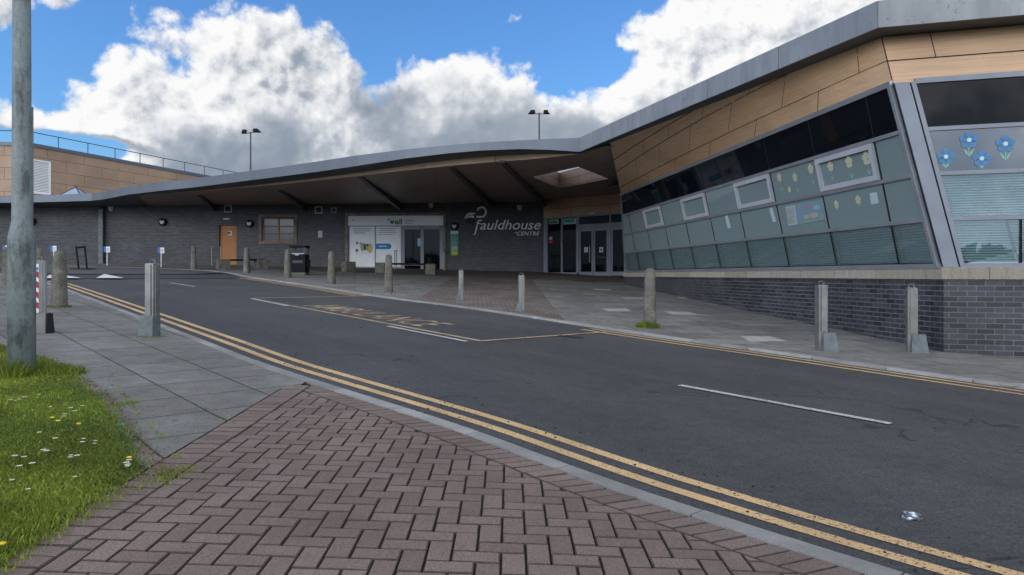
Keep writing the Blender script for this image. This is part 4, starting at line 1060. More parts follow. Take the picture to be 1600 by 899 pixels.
# ================================================================== THINGS ON THE WALLS
def on_wall(name, mb, mats, label, cat, group=None, bevel=0, smooth=False, loc=None):
    o = build(mb, name, mats, loc=loc if loc is not None else mb.v[0], bevel=bevel, smooth=smooth); return setp(o, label, cat, group)
def disc(pl, px, py, r, off, n=20, a0=0, a1=2*math.pi):
    c = pl(px, py, off); return [c+pl.d*math.cos(a0+(a1-a0)*k/n)*r+up*math.sin(a0+(a1-a0)*k/n)*r for k in range(n)]
BLK = [('leftmost round black wall light, nearest the post', 48, 346), ('round black wall light between the downpipe and timber door', 253.3, 347), ('round black wall light just right of the timber door', 389.5, 349.5), ('round black wall light above the green poster', 710.3, 353.5)]
for lb, px, py in BLK:
    t = thing('wall_light', WP(px, py, 0), lb, 'wall light', 'round bulkhead lights on the brick wall')
    mb = MB(); mb.slab(disc(WP, px, py, .20, .12), WP.n, .12); build(mb, 'light_housing', MT['black'], t, bevel=.015)
    mb = MB(); c = WP(px-.7, py+.2, .125)
    pts = [(-.11, .07), (-.05, .08), (0, .04), (.05, .08), (.11, .07), (.11, 0), (.07, -.07), (0, -.11), (-.07, -.07), (-.11, 0)]
    mb.slab([c+WP.d*a+up*b for a, b in pts], WP.n, .01); build(mb, 'diffuser', MT['offwhite'], t)
for lb, px, py in (('white half round lamp right of the downpipe', 173.5, 325.5), ('white half round lamp above the pharmacy doors', 673.5, 320.5), ('white half round lamp above the metal lettering', 812, 324.5)):
    mb = MB(); c = WP(px, py, 0)
    for (z0, r0), (z1, r1) in (((-.15, .05), (-.08, .12)), ((-.08, .12), (.1, .15))):
        n = 10
        for k in range(n):
            a = math.pi*k/n; b = math.pi*(k+1)/n
            P = lambda an, r, z: c+WP.d*math.cos(an)*r+WP.n*math.sin(an)*r+up*z
            mb.face([P(a, r0, z0), P(b, r0, z0), P(b, r1, z1), P(a, r1, z1)])
    mb.face([c+WP.d*math.cos(math.pi*k/10)*.15+WP.n*math.sin(math.pi*k/10)*.15+up*.1 for k in range(11)])
    on_wall('wall_lamp', mb, MT['offwhite'], lb, 'wall lamp', 'half round white lamps high on the wall')
for lb, px, py, w in (('white framed square vent above the timber door', 356.5, 326.5, 6), ('larger white framed vent right of the timber window', 498, 328.3, 6), ('small grey vent beside the larger white vent', 521.5, 328.5, 4.6)):
    t = thing('air_vent', WP(px, py, 0), lb, 'vent', 'square air vents on the brick wall')
    mb = MB(); q = rectp(WP, px-w, py-w*.95, px+w, py+w*.95, .03); ii = mb.frame(q, WP.n, .055, .03); build(mb, 'vent_frame', MT['offwhite'] if w > 5 else MT['alu'], t)
    mb = MB()
    for k in range(5): mb.slab(sub([p-WP.n*.012 for p in ii], 0, 1, k/5+.02, k/5+.14), WP.n, .01)
    build(mb, 'vent_slats', MT['dark_metal'], t)
mb = MB(); mb.slab(rectp(WP, 349.8, 341.2, 360, 343.8, .08), WP.n, .08); on_wall('emergency_light', mb, MT['offwhite'], 'slim cream emergency light above the timber door', 'emergency light', bevel=.01)
mb = MB(); mb.slab(rectp(WP, 497.2, 360.8, 503.6, 371.2, .02), WP.n, .02); on_wall('wall_notice', mb, MT['offwhite'], 'small white notice on the brick between timber window and pharmacy', 'notice')
mb = MB(); mb.slab(disc(WP, 547.3, 323, .07, .08, 12), WP.n, .08); mb.slab(disc(WP, 547.3, 323, .045, .11, 12), WP.n, .03); on_wall('dome_camera', mb, MT['dark_metal'], 'small dark dome camera above the left end of the pharmacy', 'camera')
t = thing('security_camera', WP(156, 320, .1), 'boxy grey security camera at the top of the downpipe', 'camera')
mb = MB(); c = WP(155.5, 318, .3); mb.box(c.x-.13, c.x+.13, c.y-.25, c.y+.1, c.z-.1, c.z+.1); build(mb, 'camera_body', MT['alu'], t, bevel=.02)
mb = MB(); c2 = WP(155.5, 324, .28); mb.lathe([(.02, -.1), (.1, -.05), (.12, .05)], 10, c2); mb.tube([c2+Vector((0, 0, .04)), c2+Vector((0, .3, .04))], .03, 6); build(mb, 'camera_mount', MT['dark_metal'], t)
# entrance details
mb = MB(); mb.slab([EP.at(es(922.8), 2.80, .1), EP.at(es(931.3), 2.80, .1), EP.at(es(931.3), 2.91, .1), EP.at(es(922.8), 2.91, .1)], EP.n, .07); on_wall('door_sensor', mb, MT['offwhite'], 'small white sensor above the entrance doors', 'sensor', bevel=.01)
def epr(x0, y0, x1, y1, off=.02):
    return rectp(EP, x0, y0, x1, y1, off)
def notice(name, q, parts, label, cat, group=None, pl=EP):
    t = thing(name, q[0], label, cat, group)
    for nm, qq, mt in parts:
        mb = MB(); mb.slab(qq, pl.n, .003); build(mb, nm, mt, t)
    return t
q = epr(858, 343.3, 873.5, 350.2); notice('window_sign', q, [('sign_board', q, col('sign_mint', (.38, .52, .46))), ('sign_print', [p+EP.n*.004 for p in sub(q, .08, .86, .08, .72)], col('sign_green', (.05, .22, .07)))], 'green and white sign at the top of the leftmost entrance pane', 'sign')
q = epr(880.6, 341.5, 902, 350.6); notice('window_sign', q, [('sign_board', q, MT['sign_mint']), ('sign_print', [p+EP.n*.004 for p in sub(q, .06, .8, .35, .85)], col('sign_teal', (.05, .30, .30)))], 'pale sign with teal lettering at the top of the second entrance pane', 'sign')
q = epr(858.2, 370, 863.8, 380.2); notice('warning_notice', q, [('notice_sheet', q, col('notice_red', (.45, .02, .05))), ('notice_head', [p+EP.n*.004 for p in sub(q, .05, .95, .55, .98)], col('notice_pink', (.55, .42, .42)))], 'small red and white notice inside the leftmost entrance pane', 'notice')
for (x0, x1), lb in (((913.5, 919.2), 'white notice on the left entrance door'), ((937, 943), 'white notice with blue circle on the right entrance door')):
    q = epr(x0, 386.5, x1, 394.5, .03); mid = (q[0]+q[2])/2+EP.n*.004
    t = thing('door_notice', q[0], lb, 'notice', 'notices on the entrance doors'); mb = MB(); mb.slab(q, EP.n, .003); build(mb, 'notice_sheet', MT['offwhite'], t)
    mb = MB(); rr_ = .06
    if x0 > 930: mb.face([mid+EP.d*math.cos(k*.5)*rr_+up*math.sin(k*.5)*rr_ for k in range(13)])
    else:
        for k in range(4): mb.face([p+EP.n*.004 for p in sub(q, .2, .8, .15+k*.2, .23+k*.2)])
    build(mb, 'notice_print', MT['sign_blue'] if x0 > 930 else MT['dark_metal'], t)
# ---- metal lettering
def LP(zx, zy, off=.05): return WP(720+zx/11.236, 315+zy/11.236, off)
sg = thing('lettering_sign', LP(800, 500), 'large raised metal lettering reading fauldhouse centre on the dark brick', 'sign')
met = simple('brushed_metal', (.92, .90, .86), .45, 0, .1, 3)
def stroke(mb, pts, w, off=.05, th=.04):
    P = [Vector((a, b)) for a, b in pts]
    L_ = []; R_ = []
    ww = w if isinstance(w, list) else [w]*len(P)
    for i, p in enumerate(P):
        t = (P[min(i+1, len(P)-1)]-P[max(i-1, 0)]).normalized(); n = Vector((-t.y, t.x))*ww[i]/2; L_.append(p+n); R_.append(p-n)
    for i in range(len(P)-1):
        mb.slab([LP(*R_[i], off), LP(*R_[i+1], off), LP(*L_[i+1], off), LP(*L_[i], off)], WP.n, th)
mb = MB(); stroke(mb, [(372, 333), (335, 330), (312, 338), (300, 360), (285, 420), (268, 500), (256, 545), (246, 572), (224, 586)], [20, 22, 24, 25, 26, 25, 23, 20, 10]); stroke(mb, [(278, 386), (348, 386)], 20, .053)
wd_ = (LP(1405, 400)-LP(340, 400)).dot(WP.d); hh = LP(400, 325).z-LP(400, 497).z
txt = text_mb('auldhouse', wd_, hh, shear=.28, spacing=.006); put_text(mb, txt, LP(338, 497, .02), WP.d, up, WP.n, .035)
build(mb, 'letters', met, sg)
mb = MB(); wd_ = (LP(1388, 560)-LP(990, 560)).dot(WP.d); txt = text_mb('CENTRE', wd_, LP(0, 530).z-LP(0, 598).z, shear=.25, space=1.12, spacing=.012); put_text(mb, txt, LP(988, 597, .02), WP.d, up, WP.n, .03)
stroke(mb, [(962, 535), (970, 562)], [22, 6]); build(mb, 'small_letters', met, sg)
mb = MB(); ring = [(365+76*math.cos(a), 185-85*math.sin(a)) for a in [R(165-15*k) for k in range(18)]]; ring[-1] = (352, 271); stroke(mb, ring+[(275, 269)], [26]+[34]*16+[34, 36, 36])
mb.slab([LP(*p, .06) for p in [(60, 298), (84, 292), (100, 262), (140, 236), (200, 236), (268, 203), (175, 194), (118, 212), (86, 250)]][::-1], WP.n, .04)
mb.slab([LP(*p, .055) for p in [(86, 300), (150, 278), (232, 292), (236, 250), (180, 246), (140, 252)]][::-1], WP.n, .04)
build(mb, 'emblem', met, sg)
mb = MB(); mb.slab([LP(172+92*math.cos(k*.35), 345-52*math.sin(k*.35), .03) for k in range(18)], WP.n, .02); build(mb, 'emblem_disc', simple('dark_teal', (.015, .022, .025), .6, 0, .1), sg)
# ---- pharmacy sign
ps = thing('shop_sign', WP(618, 345, 0), 'long white shop sign reading well above the pharmacy doors', 'sign')
q = rectp(WP, 544, 337.4, 693, 352.6, .03); mb = MB(); mb.slab(q, WP.n, .08); build(mb, 'sign_board', simple('sign_white', (.84, .85, .86), .4, 0, .03), ps)
wp_ = lambda px, py, off=.034: WP(px, py, off)
def ptxt(s, x0, x1, yt, yb, mt, nm, **k):
    mb = MB(); w = (wp_(x1, 345)-wp_(x0, 345)).dot(WP.d); h = wp_(x0, yt).z-wp_(x0, yb).z
    put_text(mb, text_mb(s, w, h, **k), wp_(x0, yb), WP.d, up, WP.n, .008); build(mb, nm, mt, ps)
NB = col('navy_blue', (.01, .03, .16)); ptxt('w', 608.9, 616.2, 344.6, 351, NB, 'letters', spacing=.03); ptxt('e', 616.6, 623.2, 344.4, 351.2, col('logo_green', (.08, .30, .03)), 'letters', spacing=.03)
ptxt('ll', 624.0, 628.0, 342.3, 351, col('logo_teal', (.01, .13, .20)), 'letters', spacing=.03); ptxt('+', 605.7, 608.6, 341.4, 345.3, NB, 'letters', spacing=.03)
ptxt('Fauldhouse', 633, 646, 344.0, 346.3, MT['dark_metal'], 'small_letters'); ptxt('Pharmacy', 633, 643.5, 347.8, 350.6, MT['dark_metal'], 'small_letters'); ptxt('+', 550.8, 553.5, 342.6, 345.6, NB, 'letters')
# vinyl prints on the two white panels
LGY = col('print_grey', (.25, .28, .32)); PB = col('print_blue', (.02, .22, .50))
t = thing('window_print', WP(566, 390), 'printed figures and grey text on the left white pharmacy panel', 'window print')
mb = MB()
for k, (a, b) in enumerate(((551.5, 581), (551.5, 579), (551.5, 570))): mb.face(rectp(WP, a, 357.2+k*3.2, b, 358.3+k*3.2, -.026))
build(mb, 'print_text', LGY, t)
figs = [(558, 380, .10, (.25, .03, .05)), (557.5, 391.5, .12, (.05, .1, .3)), (564, 381, .12, (.4, .36, .33)), (566, 386, .16, (.42, .35, .26)), (570, 386, .14, (.08, .14, .13)), (574.5, 383.5, .12, (.02, .02, .03)), (574.2, 389, .15, (.35, .42, .10)), (578.5, 388, .2, (.62, .50, .16))]
for i, (px, py, r, c) in enumerate(figs):
    mb = MB(); c_ = WP(px, py, -.024); r *= .6; hh = r*(2.2 if i in (3, 4, 7) else 1)
    mb.face([c_+WP.d*math.cos(k*.6283)*r+up*math.sin(k*.6283)*hh for k in range(10)]); build(mb, 'print_figure', col('print%d' % i, c), t)
mb = MB()
for px in (556, 558.5, 565, 567, 570.5, 574.5): mb.face(rectp(WP, px, 390, px+.5, 397.5, -.025))
build(mb, 'print_legs', LGY, t)
t = thing('window_print', WP(606, 385), 'bright blue rounded band and grey text on the right white pharmacy panel', 'window print')
mb = MB(); q = rectp(WP, 587.4, 380.8, 607, 389.6, -.024); h_ = (q[3].z-q[0].z)/2; m_ = (q[1]+q[2])/2
mb.face([q[0], q[1]]+[m_+WP.d*math.cos(-math.pi/2+math.pi*k/8)*h_+up*math.sin(-math.pi/2+math.pi*k/8)*h_ for k in range(1, 8)]+[q[2], q[3]]); build(mb, 'blue_band', PB, t)
mb = MB()
for k in range(4): mb.face(rectp(WP, 592, 357+k*3, 620-3*(k % 2), 357.8+k*3, -.025))
build(mb, 'print_text', LGY, t); mb = MB(); mb.face(rectp(WP, 591.5, 384.4, 604, 385.6, -.020)); build(mb, 'band_text', MT['white'], t)
mb = MB(); q = rectp(WP, 652.2, 372.5, 657.2, 385, -.04); mb.slab(q, WP.n, .004); t = on_wall('door_sticker', mb, col('sticker_blue', (.35, .55, .72)), 'pale blue sticker on the left pharmacy door', 'sticker')
# green poster board
t = thing('poster_board', WP(710, 380), 'tall narrow green poster board under a round light', 'poster'); q = rectp(WP, 704.2, 360.7, 716.5, 400.2, .04)
mb = MB(); mb.slab(q, WP.n, .04); build(mb, 'poster_panel', col('poster_green', (.10, .32, .05)), t)
for nm, (a, b, c, d), cc_ in (('poster_head', (.02, .98, .87, .99), (.62, .66, .68)), ('poster_print', (.12, .88, .62, .78), (.12, .25, .42)), ('poster_print', (.12, .88, .42, .57), (.14, .27, .42)), ('poster_print', (.12, .88, .22, .38), (.30, .42, .40)), ('poster_print', (.12, .88, .05, .19), (.55, .50, .08))):
    mb = MB(); mb.slab([p+WP.n*.005 for p in sub(q, a, b, c, d)], WP.n, .004); build(mb, nm, col('poster%.2f%.2f' % (c, a), cc_), t)

# ================================================================== WINDOW DECORATIONS ON THE WING
U1 = -d1; V1 = (n1*LEAN+up).normalized()
def on1(px, py, off=-.0):
    r = ray(px, py); nn = n1-up*LEAN; t = (nn.dot(P0))/nn.dot(r); return r*t+N1*off
PL2 = vplane((6.1, 10.4), (7.1, 10.09))
def petals(mb, c, u, v, n, r, k=5, m=0):
    for i in range(k):
        a = 2*math.pi*i/k+.3; cc2 = c+(u*math.cos(a)+v*math.sin(a))*r*.58
        mb.slab([cc2+(u*math.cos(b)+v*math.sin(b))*r*.46 for b in [2*math.pi*j/10 for j in range(10)]], n, .002+.0004*i, m)
def flower(c, u, v, n, r, mats, label, group, stem=1.6):
    t = thing('paper_flower', c, label, 'paper flower', group)
    mb = MB(); petals(mb, c+n*.004, u, v, n, r); build(mb, 'petals', mats[0], t)
    mb = MB(); mb.slab([c+n*.008+(u*math.cos(b)+v*math.sin(b))*r*.26 for b in [2*math.pi*j/12 for j in range(12)]], n, .003); build(mb, 'flower_centre', mats[1], t)
    mb = MB(); b0 = c-v*r*stem*1.45; w = u*r*.05
    mb.slab([b0-w, b0+w, c-v*r*.8+w, c-v*r*.8-w], n, .0015)
    for sgn in (-1, 1): mb.slab([b0, b0+u*sgn*r*.34+v*r*.35, b0+u*sgn*r*.62+v*r*1.0, b0+u*sgn*r*.16+v*r*.6][::sgn], n, .0017)
    build(mb, 'leaves', mats[2], t)
bl_, ce_, le_ = col('paper_blue', (.07, .20, .37)), col('paper_pale', (.50, .62, .62)), col('paper_green', (.22, .42, .34))
for (px, py, rr, st), lb in zip(((1478, 245, .112, 1.0), (1514, 219, .118, 1.35), (1534, 248, .112, .85), (1571, 225, .118, 1.35)), ('leftmost blue paper flower, low beside the corner post', 'blue paper flower highest of the two middle ones', 'blue paper flower low in the middle of the right window', 'rightmost blue paper flower near the picture edge')):
    flower(PL2(px, py, .016), d2, up, n2, rr, (bl_, ce_, le_), lb, 'blue paper flowers on the corner window', st)
cr_, cc3, lg_ = col('paper_cream', (.44, .44, .34)), col('paper_yellow', (.48, .45, .26)), col('paper_sage', (.22, .38, .31))
for (px, py, rr, st), lb in zip(((1219, 277, .085, 2.2), (1243.5, 277, .085, 2.3), (1268, 264, .09, 2.2), (1299, 260, .09, 1.9), (1328, 253, .10, 1.9), (1355.5, 247, .11, 1.7), (1308.5, 319, .07, 1.0), (1342.5, 312, .075, 1.2), (1235, 296, .06, .8)),
        ('cream paper flower at the left of the fixed pane', 'cream paper flower in the middle of the fixed pane', 'cream paper flower at the right of the fixed pane', 'left cream paper flower inside the largest opening window', 'middle cream paper flower inside the largest opening window', 'right cream paper flower inside the largest opening window', 'faint cream paper flower below the largest opening window, left', 'faint cream paper flower below the largest opening window, right', 'smallest cream paper flower low in the fixed pane')):
    flower(on1(px, py, .016), U1, V1, N1, rr, (cr_, cc3, lg_), lb, 'cream paper flowers on the sloping window', st)
def on_glass_rect(p, lb, nm, mt, cat, group=None):
    mb = MB(); mb.slab([on1(*a, .016) for a in p], N1, .003); return on_wall(nm, mb, mt, lb, cat, group)
pw = col('paper_white', (.36, .47, .49))
on_glass_rect([(1362.5, 319.5), (1374.5, 317.5), (1371.5, 300), (1360, 302)], 'pale paper sheet stuck near the top right of the sloping window', 'paper_sheet', pw, 'paper sheet', 'paper sheets on the sloping window')
on_glass_rect([(1208.5, 347), (1214, 346), (1208, 324.5), (1203, 325.5)], 'narrow pale paper strip left of the colourful poster', 'paper_sheet', pw, 'paper sheet', 'paper sheets on the sloping window')
on_glass_rect([(1138, 357), (1143, 356), (1138, 336.5), (1133.5, 337.5)], 'narrow pale paper strip farthest left on the sloping window', 'paper_sheet', pw, 'paper sheet', 'paper sheets on the sloping window')
t = thing('window_poster', on1(1260, 335), 'pale blue colourful poster with white lettering panel on the sloping window', 'poster')
Q = [on1(*a, .016) for a in ((1233.5, 353.5), (1292, 343), (1287.5, 311.5), (1228.5, 322))]
mb = MB(); mb.slab(Q, N1, .003); build(mb, 'poster_sheet', col('poster_sky', (.17, .25, .29)), t)
mb = MB(); mb.slab([p+N1*.004 for p in sub(Q, .0, .26, .02, .96)], N1, .003); build(mb, 'lettering_panel', col('poster_white', (.36, .42, .42)), t)
mb = MB()
for s_, v0 in (('READ', .54), ('BEST', .12)):
    qq = sub(Q, .03, .23, v0, v0+.34); u_ = (qq[1]-qq[0]); v_ = (qq[3]-qq[0]); V, Fs = text_mb(s_, 1., 1., spacing=-.01, space=1.15); mb.mesh([qq[0]+u_*a+v_*b+N1*.009 for a, b in V], Fs)
build(mb, 'lettering', col('soft_grey_print', (.13, .16, .17)), t)
for k, (a, b, c, d, cl) in enumerate(((.55, .68, .68, .86, (.36, .18, .26)), (.74, .9, .55, .8, (.2, .38, .5)), (.45, .62, .2, .4, (.3, .36, .26)), (.62, .84, .16, .46, (.34, .32, .28)), (.84, .98, .1, .3, (.2, .3, .26)), (.32, .45, .5, .7, (.12, .25, .45)), (.3, .98, .02, .12, (.2, .32, .3)))):
    mb = MB(); qq = sub(Q, a, b, c, d); m_ = sum(qq, Vector())/4+N1*.005; uu = (qq[1]-qq[0])/2; vv = (qq[3]-qq[0])/2
    mb.face([m_+uu*math.cos(j*.6283)*(1+.2*math.sin(j*3))+vv*math.sin(j*.6283) for j in range(10)]); build(mb, 'poster_picture', col('pp%d' % k, cl), t)

# ================================================================== HALL BEHIND
HPx = [(-29.2, 44.3), (-23.2, 62.3)]
hall = thing('sports_hall', (-30, 50, .5), 'tall flat topped hall clad in tan timber boards beyond the low roof', 'building')
HC = Vector((-29.2, 44.3, 0)); HL = HC+Vector((-30, -.2, 0)); HR = Vector((-22.4, 65.5, 0)); ztop = 7.78
mb = MB()
for a, b in ((HL, HC), (HC, HR)): mb.face([a+up*2, b+up*2, b+up*ztop, a+up*ztop])
mb.face([HR+up*2, HR+Vector((-37, 0, 2)), HR+Vector((-37, 0, ztop)), HR+up*ztop]); mb.face([HL+up*ztop, HC+up*ztop, HR+up*ztop, HR+Vector((-37, 0, ztop))])
def uvh(p): return ((p-HC).dot((HR-HC).normalized()) if p.y > 44.35 else -(HC.x-p.x), p.z)
build(mb, 'timber_wall', MT['clad_hall'], hall, uvf=uvh)
hn = Vector((( HR-HC).y, -(HR-HC).x, 0)).normalized(); mb = MB()
mb.slab([HC+hn*.08+up*ztop, HR+hn*.08+up*ztop, HR+hn*.08+up*(ztop+.22), HC+hn*.08+up*(ztop+.22)], hn, .4)
mb.slab([HL-Vector((0, .08, 0))+up*ztop, HC-Vector((-.08, .08, 0))+up*ztop, HC-Vector((-.08, .08, 0))+up*(ztop+.22), HL-Vector((0, .08, 0))+up*(ztop+.22)], Vector((0, -1, 0)), .4)
build(mb, 'parapet_coping', MT['fascia'], hall)
HPl = vplane(HC, HR); q = rectp(HPl, 47, 252, 78.5, 304, .05); q[2].z = q[3].z = HPl(65, 251).z; q[0].z = q[1].z = HPl(65, 304).z
mb = MB(); ii = mb.frame(q, HPl.n, .1, .12); lv = build(mb, 'louvre', MT['white'], hall)
mb = MB()
for k in range(20): mb.slab([p-HPl.n*.04 for p in sub(ii, 0, 1, k/20, (k+.62)/20)], HPl.n, .02)
build(mb, 'louvre_blades', MT['white'], lv)
rail = MB(); zr = ztop+.22
rail.tube([HL-up*-(zr+.75)+Vector((0, .3, 0)), HC+up*(zr+.75)+Vector((-.3, .3, 0)), HR+up*(zr+.75)+Vector((-.3, 0, 0))], .028, 6)
build(rail, 'handrail', MT['dark_metal'], hall)
for k in range(9):
    p = HC.lerp(HR, (k*2.2+.05)/(HR-HC).length)+Vector((-.3, .3, 0)) if k else HC+Vector((-.3, .3, 0)); mb = MB(); mb.tube([p+up*zr, p+up*(zr+.75)], .028, 6); build(mb, 'rail_post', MT['dark_metal'], hall)
for k in range(1, 4): p = HC+Vector((-2.6*k, .3, 0)); mb = MB(); mb.tube([p+up*zr, p+up*(zr+.75)], .028, 6); build(mb, 'rail_post', MT['dark_metal'], hall)
# glass rooflight pyramid
rl = thing('rooflight', (-22.6, 38.5, ZT), 'small glass pyramid rooflight on the low roof before the timber hall', 'rooflight')
c = Vector((-22.75, 38.4, 0)); a_ = .82; zt_ = 4.58; mb = MB(); B4 = [c+Vector((x, y, 3.85)) for x, y in ((-a_, -a_), (a_, -a_), (a_, a_), (-a_, a_))]; ap = c+up*zt_
for i in range(4): mb.face([B4[i], B4[(i+1) % 4], ap])
build(mb, 'pyramid_glass', simple('pale_glass', (.35, .42, .48), .08, .1, .2, 1), rl)
mb = MB()
for i in range(4): mb.tube([B4[i], ap], .03, 5); mb.tube([B4[i], B4[(i+1) % 4]], .04, 5)
mb.tube([ap, ap+up*.06], .05, 6); build(mb, 'glazing_bars', MT['dark_metal'], rl)
# floodlight poles
def flood(px, py, Y, w, tilt, label):
    r = ray(px, py)*Y; t = thing('floodlight_mast', (r.x, Y, .6), label, 'floodlight', 'floodlight masts beyond the roof'); zt = r.z
    mb = MB(); mb.tube([(r.x, Y, .6), (r.x, Y, zt-.2)], [.11, .06], 8); build(mb, 'mast', MT['dark_metal'], t)
    mb = MB(); mb.tube([(r.x-w*.45, Y, zt-.3), (r.x+w*.45, Y, zt-.3+tilt*.3)], .035, 6); build(mb, 'crossarm', MT['dark_metal'], t)
    for sg_, zz in ((-1, 0), (1, tilt*.5)):
        mb = MB(); cx = r.x+sg_*w*.42; z0 = zt-.28+zz*.5; h = w*.33
        mb.hexa([(cx-h*.55, Y-.35, z0-.02), (cx+h*.55, Y-.35, z0-.02), (cx+h*.55+sg_*.2, Y+.3, z0), (cx-h*.55+sg_*.2, Y+.3, z0), (cx-h*.4, Y-.25, z0+.26), (cx+h*.4, Y-.25, z0+.26), (cx+h*.3, Y+.2, z0+.3), (cx-h*.3, Y+.2, z0+.3)])
        build(mb, 'lamp_head', MT['black'], t, bevel=.03)
flood(391.5, 203, 60, 1.05, .35, 'left floodlight mast with two dark lamps, one raised'); flood(842.5, 172.5, 60, 1.25, 0., 'right floodlight mast with two level dark lamps above the entrance')

# ================================================================== STREET FURNITURE
SB = 'stone bollards along the kerb'
def make_stone(seed, hgt=1.0, r0=.120, r1=.085):
    rr = random.Random(seed); prof = [(r0*1.0, -.12), (r0, .0)]
    n = 12
    for k in range(1, n): f = k/n; prof.append((r0+(r1-r0)*f+rr.gauss(0, .0015), hgt*.93*f))
    prof += [(r1*.97, hgt*.935), (r1*.82, hgt*.975), (r1*.5, hgt*.995), (r1*.15, hgt)]
    mb = MB(); mb.lathe(prof, 24, (0, 0, 0), 0, 3.2, .018, rr); return mb
protos = [build(make_stone(i, 1.0, .120, .085), 'stone_bollard', MT['stone'], loc=(0, 0, 0), smooth=True) for i in range(3)]
SBL = [((1015, 512.5), 'stone bollard with thick grass at its foot by the right kerb', 1.0, .99), ((607, 457.5), 'stone bollard in front of the pharmacy bench', 1.0, 1.), ((518, 444.5), 'stone bollard second right of the litter bin', 1.0, 1.), ((449.5, 434.5), 'stone bollard touching the left side of the black litter bin in view', 1., .98),
       ((385.5, 427.5), 'stone bollard before the long low bench', 1., 1.), ((302.5, 421.5), 'stone bollard left of the timber door, farthest along the kerb', 1.0, 1.), ((91.5, 480.5), 'broad leaning stone bollard on the left pavement with moss at its foot', 1.0, 1.06), ((11.5, 447), 'stone bollard at the far left, half behind the lamp post', .97, 1.), ((59, 462), 'stone bollard peeping out behind the striped steel post', 1.0, .9)]
used = set()
for i, (p, lb, hs, ws_) in enumerate(SBL):
    k = i % 3
    if k in used: o = copy_tree(protos[k])
    else: o = protos[k]; used.add(k)
    X0, Y0 = G(*p); o.location = (X0*(Y0+.1)/Y0, Y0+.1, gz(X0, Y0)); o.scale = (ws_, ws_, hs); o.rotation_euler = (0, R(2.0 if i == 6 else rng.uniform(-.7, .7)), R(rng.uniform(-20, 20))); setp(o, lb, 'bollard', SB)
# steel folding posts
def make_steel(h=.9, w=.125, foot='side', folded=False):
    t = thing('steel_post', (0, 0, 0), 'x', 'parking post')
    mb = MB(); mb.box(-w/2, w/2, -w/2, w/2, -.05, h); 
    mb.box(-w/2+.03, w/2-.03, -w/2-.014, -w/2+.001, .26, h-.015); mb.box(w/2-.002, w/2+.012, -w/2+.025, w/2-.025, .24, h-.02); build(mb, 'post_body', MT['steel'], t, bevel=.006)
    mb = MB(); mb.tube([(-.035, 0, h), (-.035, 0, h+.04), (0, 0, h+.052), (.035, 0, h+.04), (.035, 0, h)], .007, 6); build(mb, 'lock_loop', MT['steel'], t)
    mb = MB()
    if foot == 'side':  # open sloping foot
        mb.hexa([(-.035, -w/2-.10, -.02), (.185, -w/2-.10, -.02), (.185, w/2, -.02), (-.035, w/2, -.02), (-.01, -w/2-.02, .25), (.165, -w/2-.02, .25), (.165, w/2, .25), (-.01, w/2, .25)])
    elif foot == 'box': mb.hexa([(-.135, -w/2-.035, -.02), (.075, -w/2-.035, -.02), (.075, w/2, -.02), (-.135, w/2, -.02), (-.12, -w/2-.025, .27), (.075, -w/2-.025, .27), (.075, w/2, .27), (-.12, w/2, .27)])
    elif foot == 'dark': mb.hexa([(w/2+.005, -.1, -.02), (w/2+.095, -.1, -.02), (w/2+.095, .1, -.02), (w/2+.01, .1, -.02), (w/2+.01, -.09, .25), (w/2+.075, -.09, .25), (w/2+.075, .07, .25), (w/2+.01, .07, .25)])
    else: mb.hexa([(-.12, -w/2-.05, -.02), (0, -w/2-.05, -.02), (0, w/2, -.02), (-.12, w/2, -.02), (-.07, -w/2-.01, .2), (0, -w/2-.01, .2), (0, w/2, .2), (-.07, w/2, .2)])
    build(mb, 'post_foot', MT['black'] if foot == 'dark' else MT['steel_blue'], t, bevel=.008)
    return t
SP = 'steel folding posts on the pavements'
def place(o, px, py, lb, rz=0, sc_=(1, 1, 1), dy=.08, cat=None, group=None, tilt=0):
    X0, Y0 = G(px, py); o.location = (X0*(Y0+dy)/Y0, Y0+dy, gz(X0, Y0+dy)); o.rotation_euler = (0, R(tilt), R(rz)); o.scale = sc_; setp(o, lb, cat, group); return o
s0_ = make_steel(foot='side'); s1_ = copy_tree(s0_)
place(s0_, 1283, 549, 'steel post with open foot, left of the two before the glazed wing', 4, group=SP); place(s1_, 1424, 551, 'steel post with open foot, right of the two before the glazed wing', -14, group=SP)
place(make_steel(foot='box', h=.93), 238, 527, 'steel post with boxed foot beside the double yellow lines', -12, group=SP)
s2_ = make_steel(foot='small', w=.10); s3_ = copy_tree(s2_)
place(s2_, 720, 470, 'slim steel post on the brick crossing, left one', 5, (1, 1, .78), group=SP); place(s3_, 815, 486.5, 'slim steel post on the brick crossing, right one near the kerb', 0, (1.1, 1, .80), group=SP, tilt=-.5)
st = make_steel(foot='dark', h=.93, w=.155); place(st, 60.5, 521.5, 'steel post with red and white stripes behind the lamp post', 30, group=SP)
mb = MB(); w = .155; mb.box(-.052, .004, -w/2-.020, -w/2-.014, .26, .88); build(mb, 'reflective_strip', MT['white'], st)
for k in range(4):
    mb = MB(); z = .31+k*.13; mb.slab([(-.052, -w/2-.0225, z+.04), (.004, -w/2-.0225, z), (.004, -w/2-.0225, z+.075), (-.052, -w/2-.0225, z+.115)], Vector((0, -1, 0)), .0015); build(mb, 'red_stripe', col('stripe_red', (.42, .02, .04)), st)
mb = MB(); mb.box(-.05, 0, -w/2-.0235, -w/2-.0195, .80, .84); build(mb, 'blue_label', col('label_blue', (.04, .22, .5)), st)
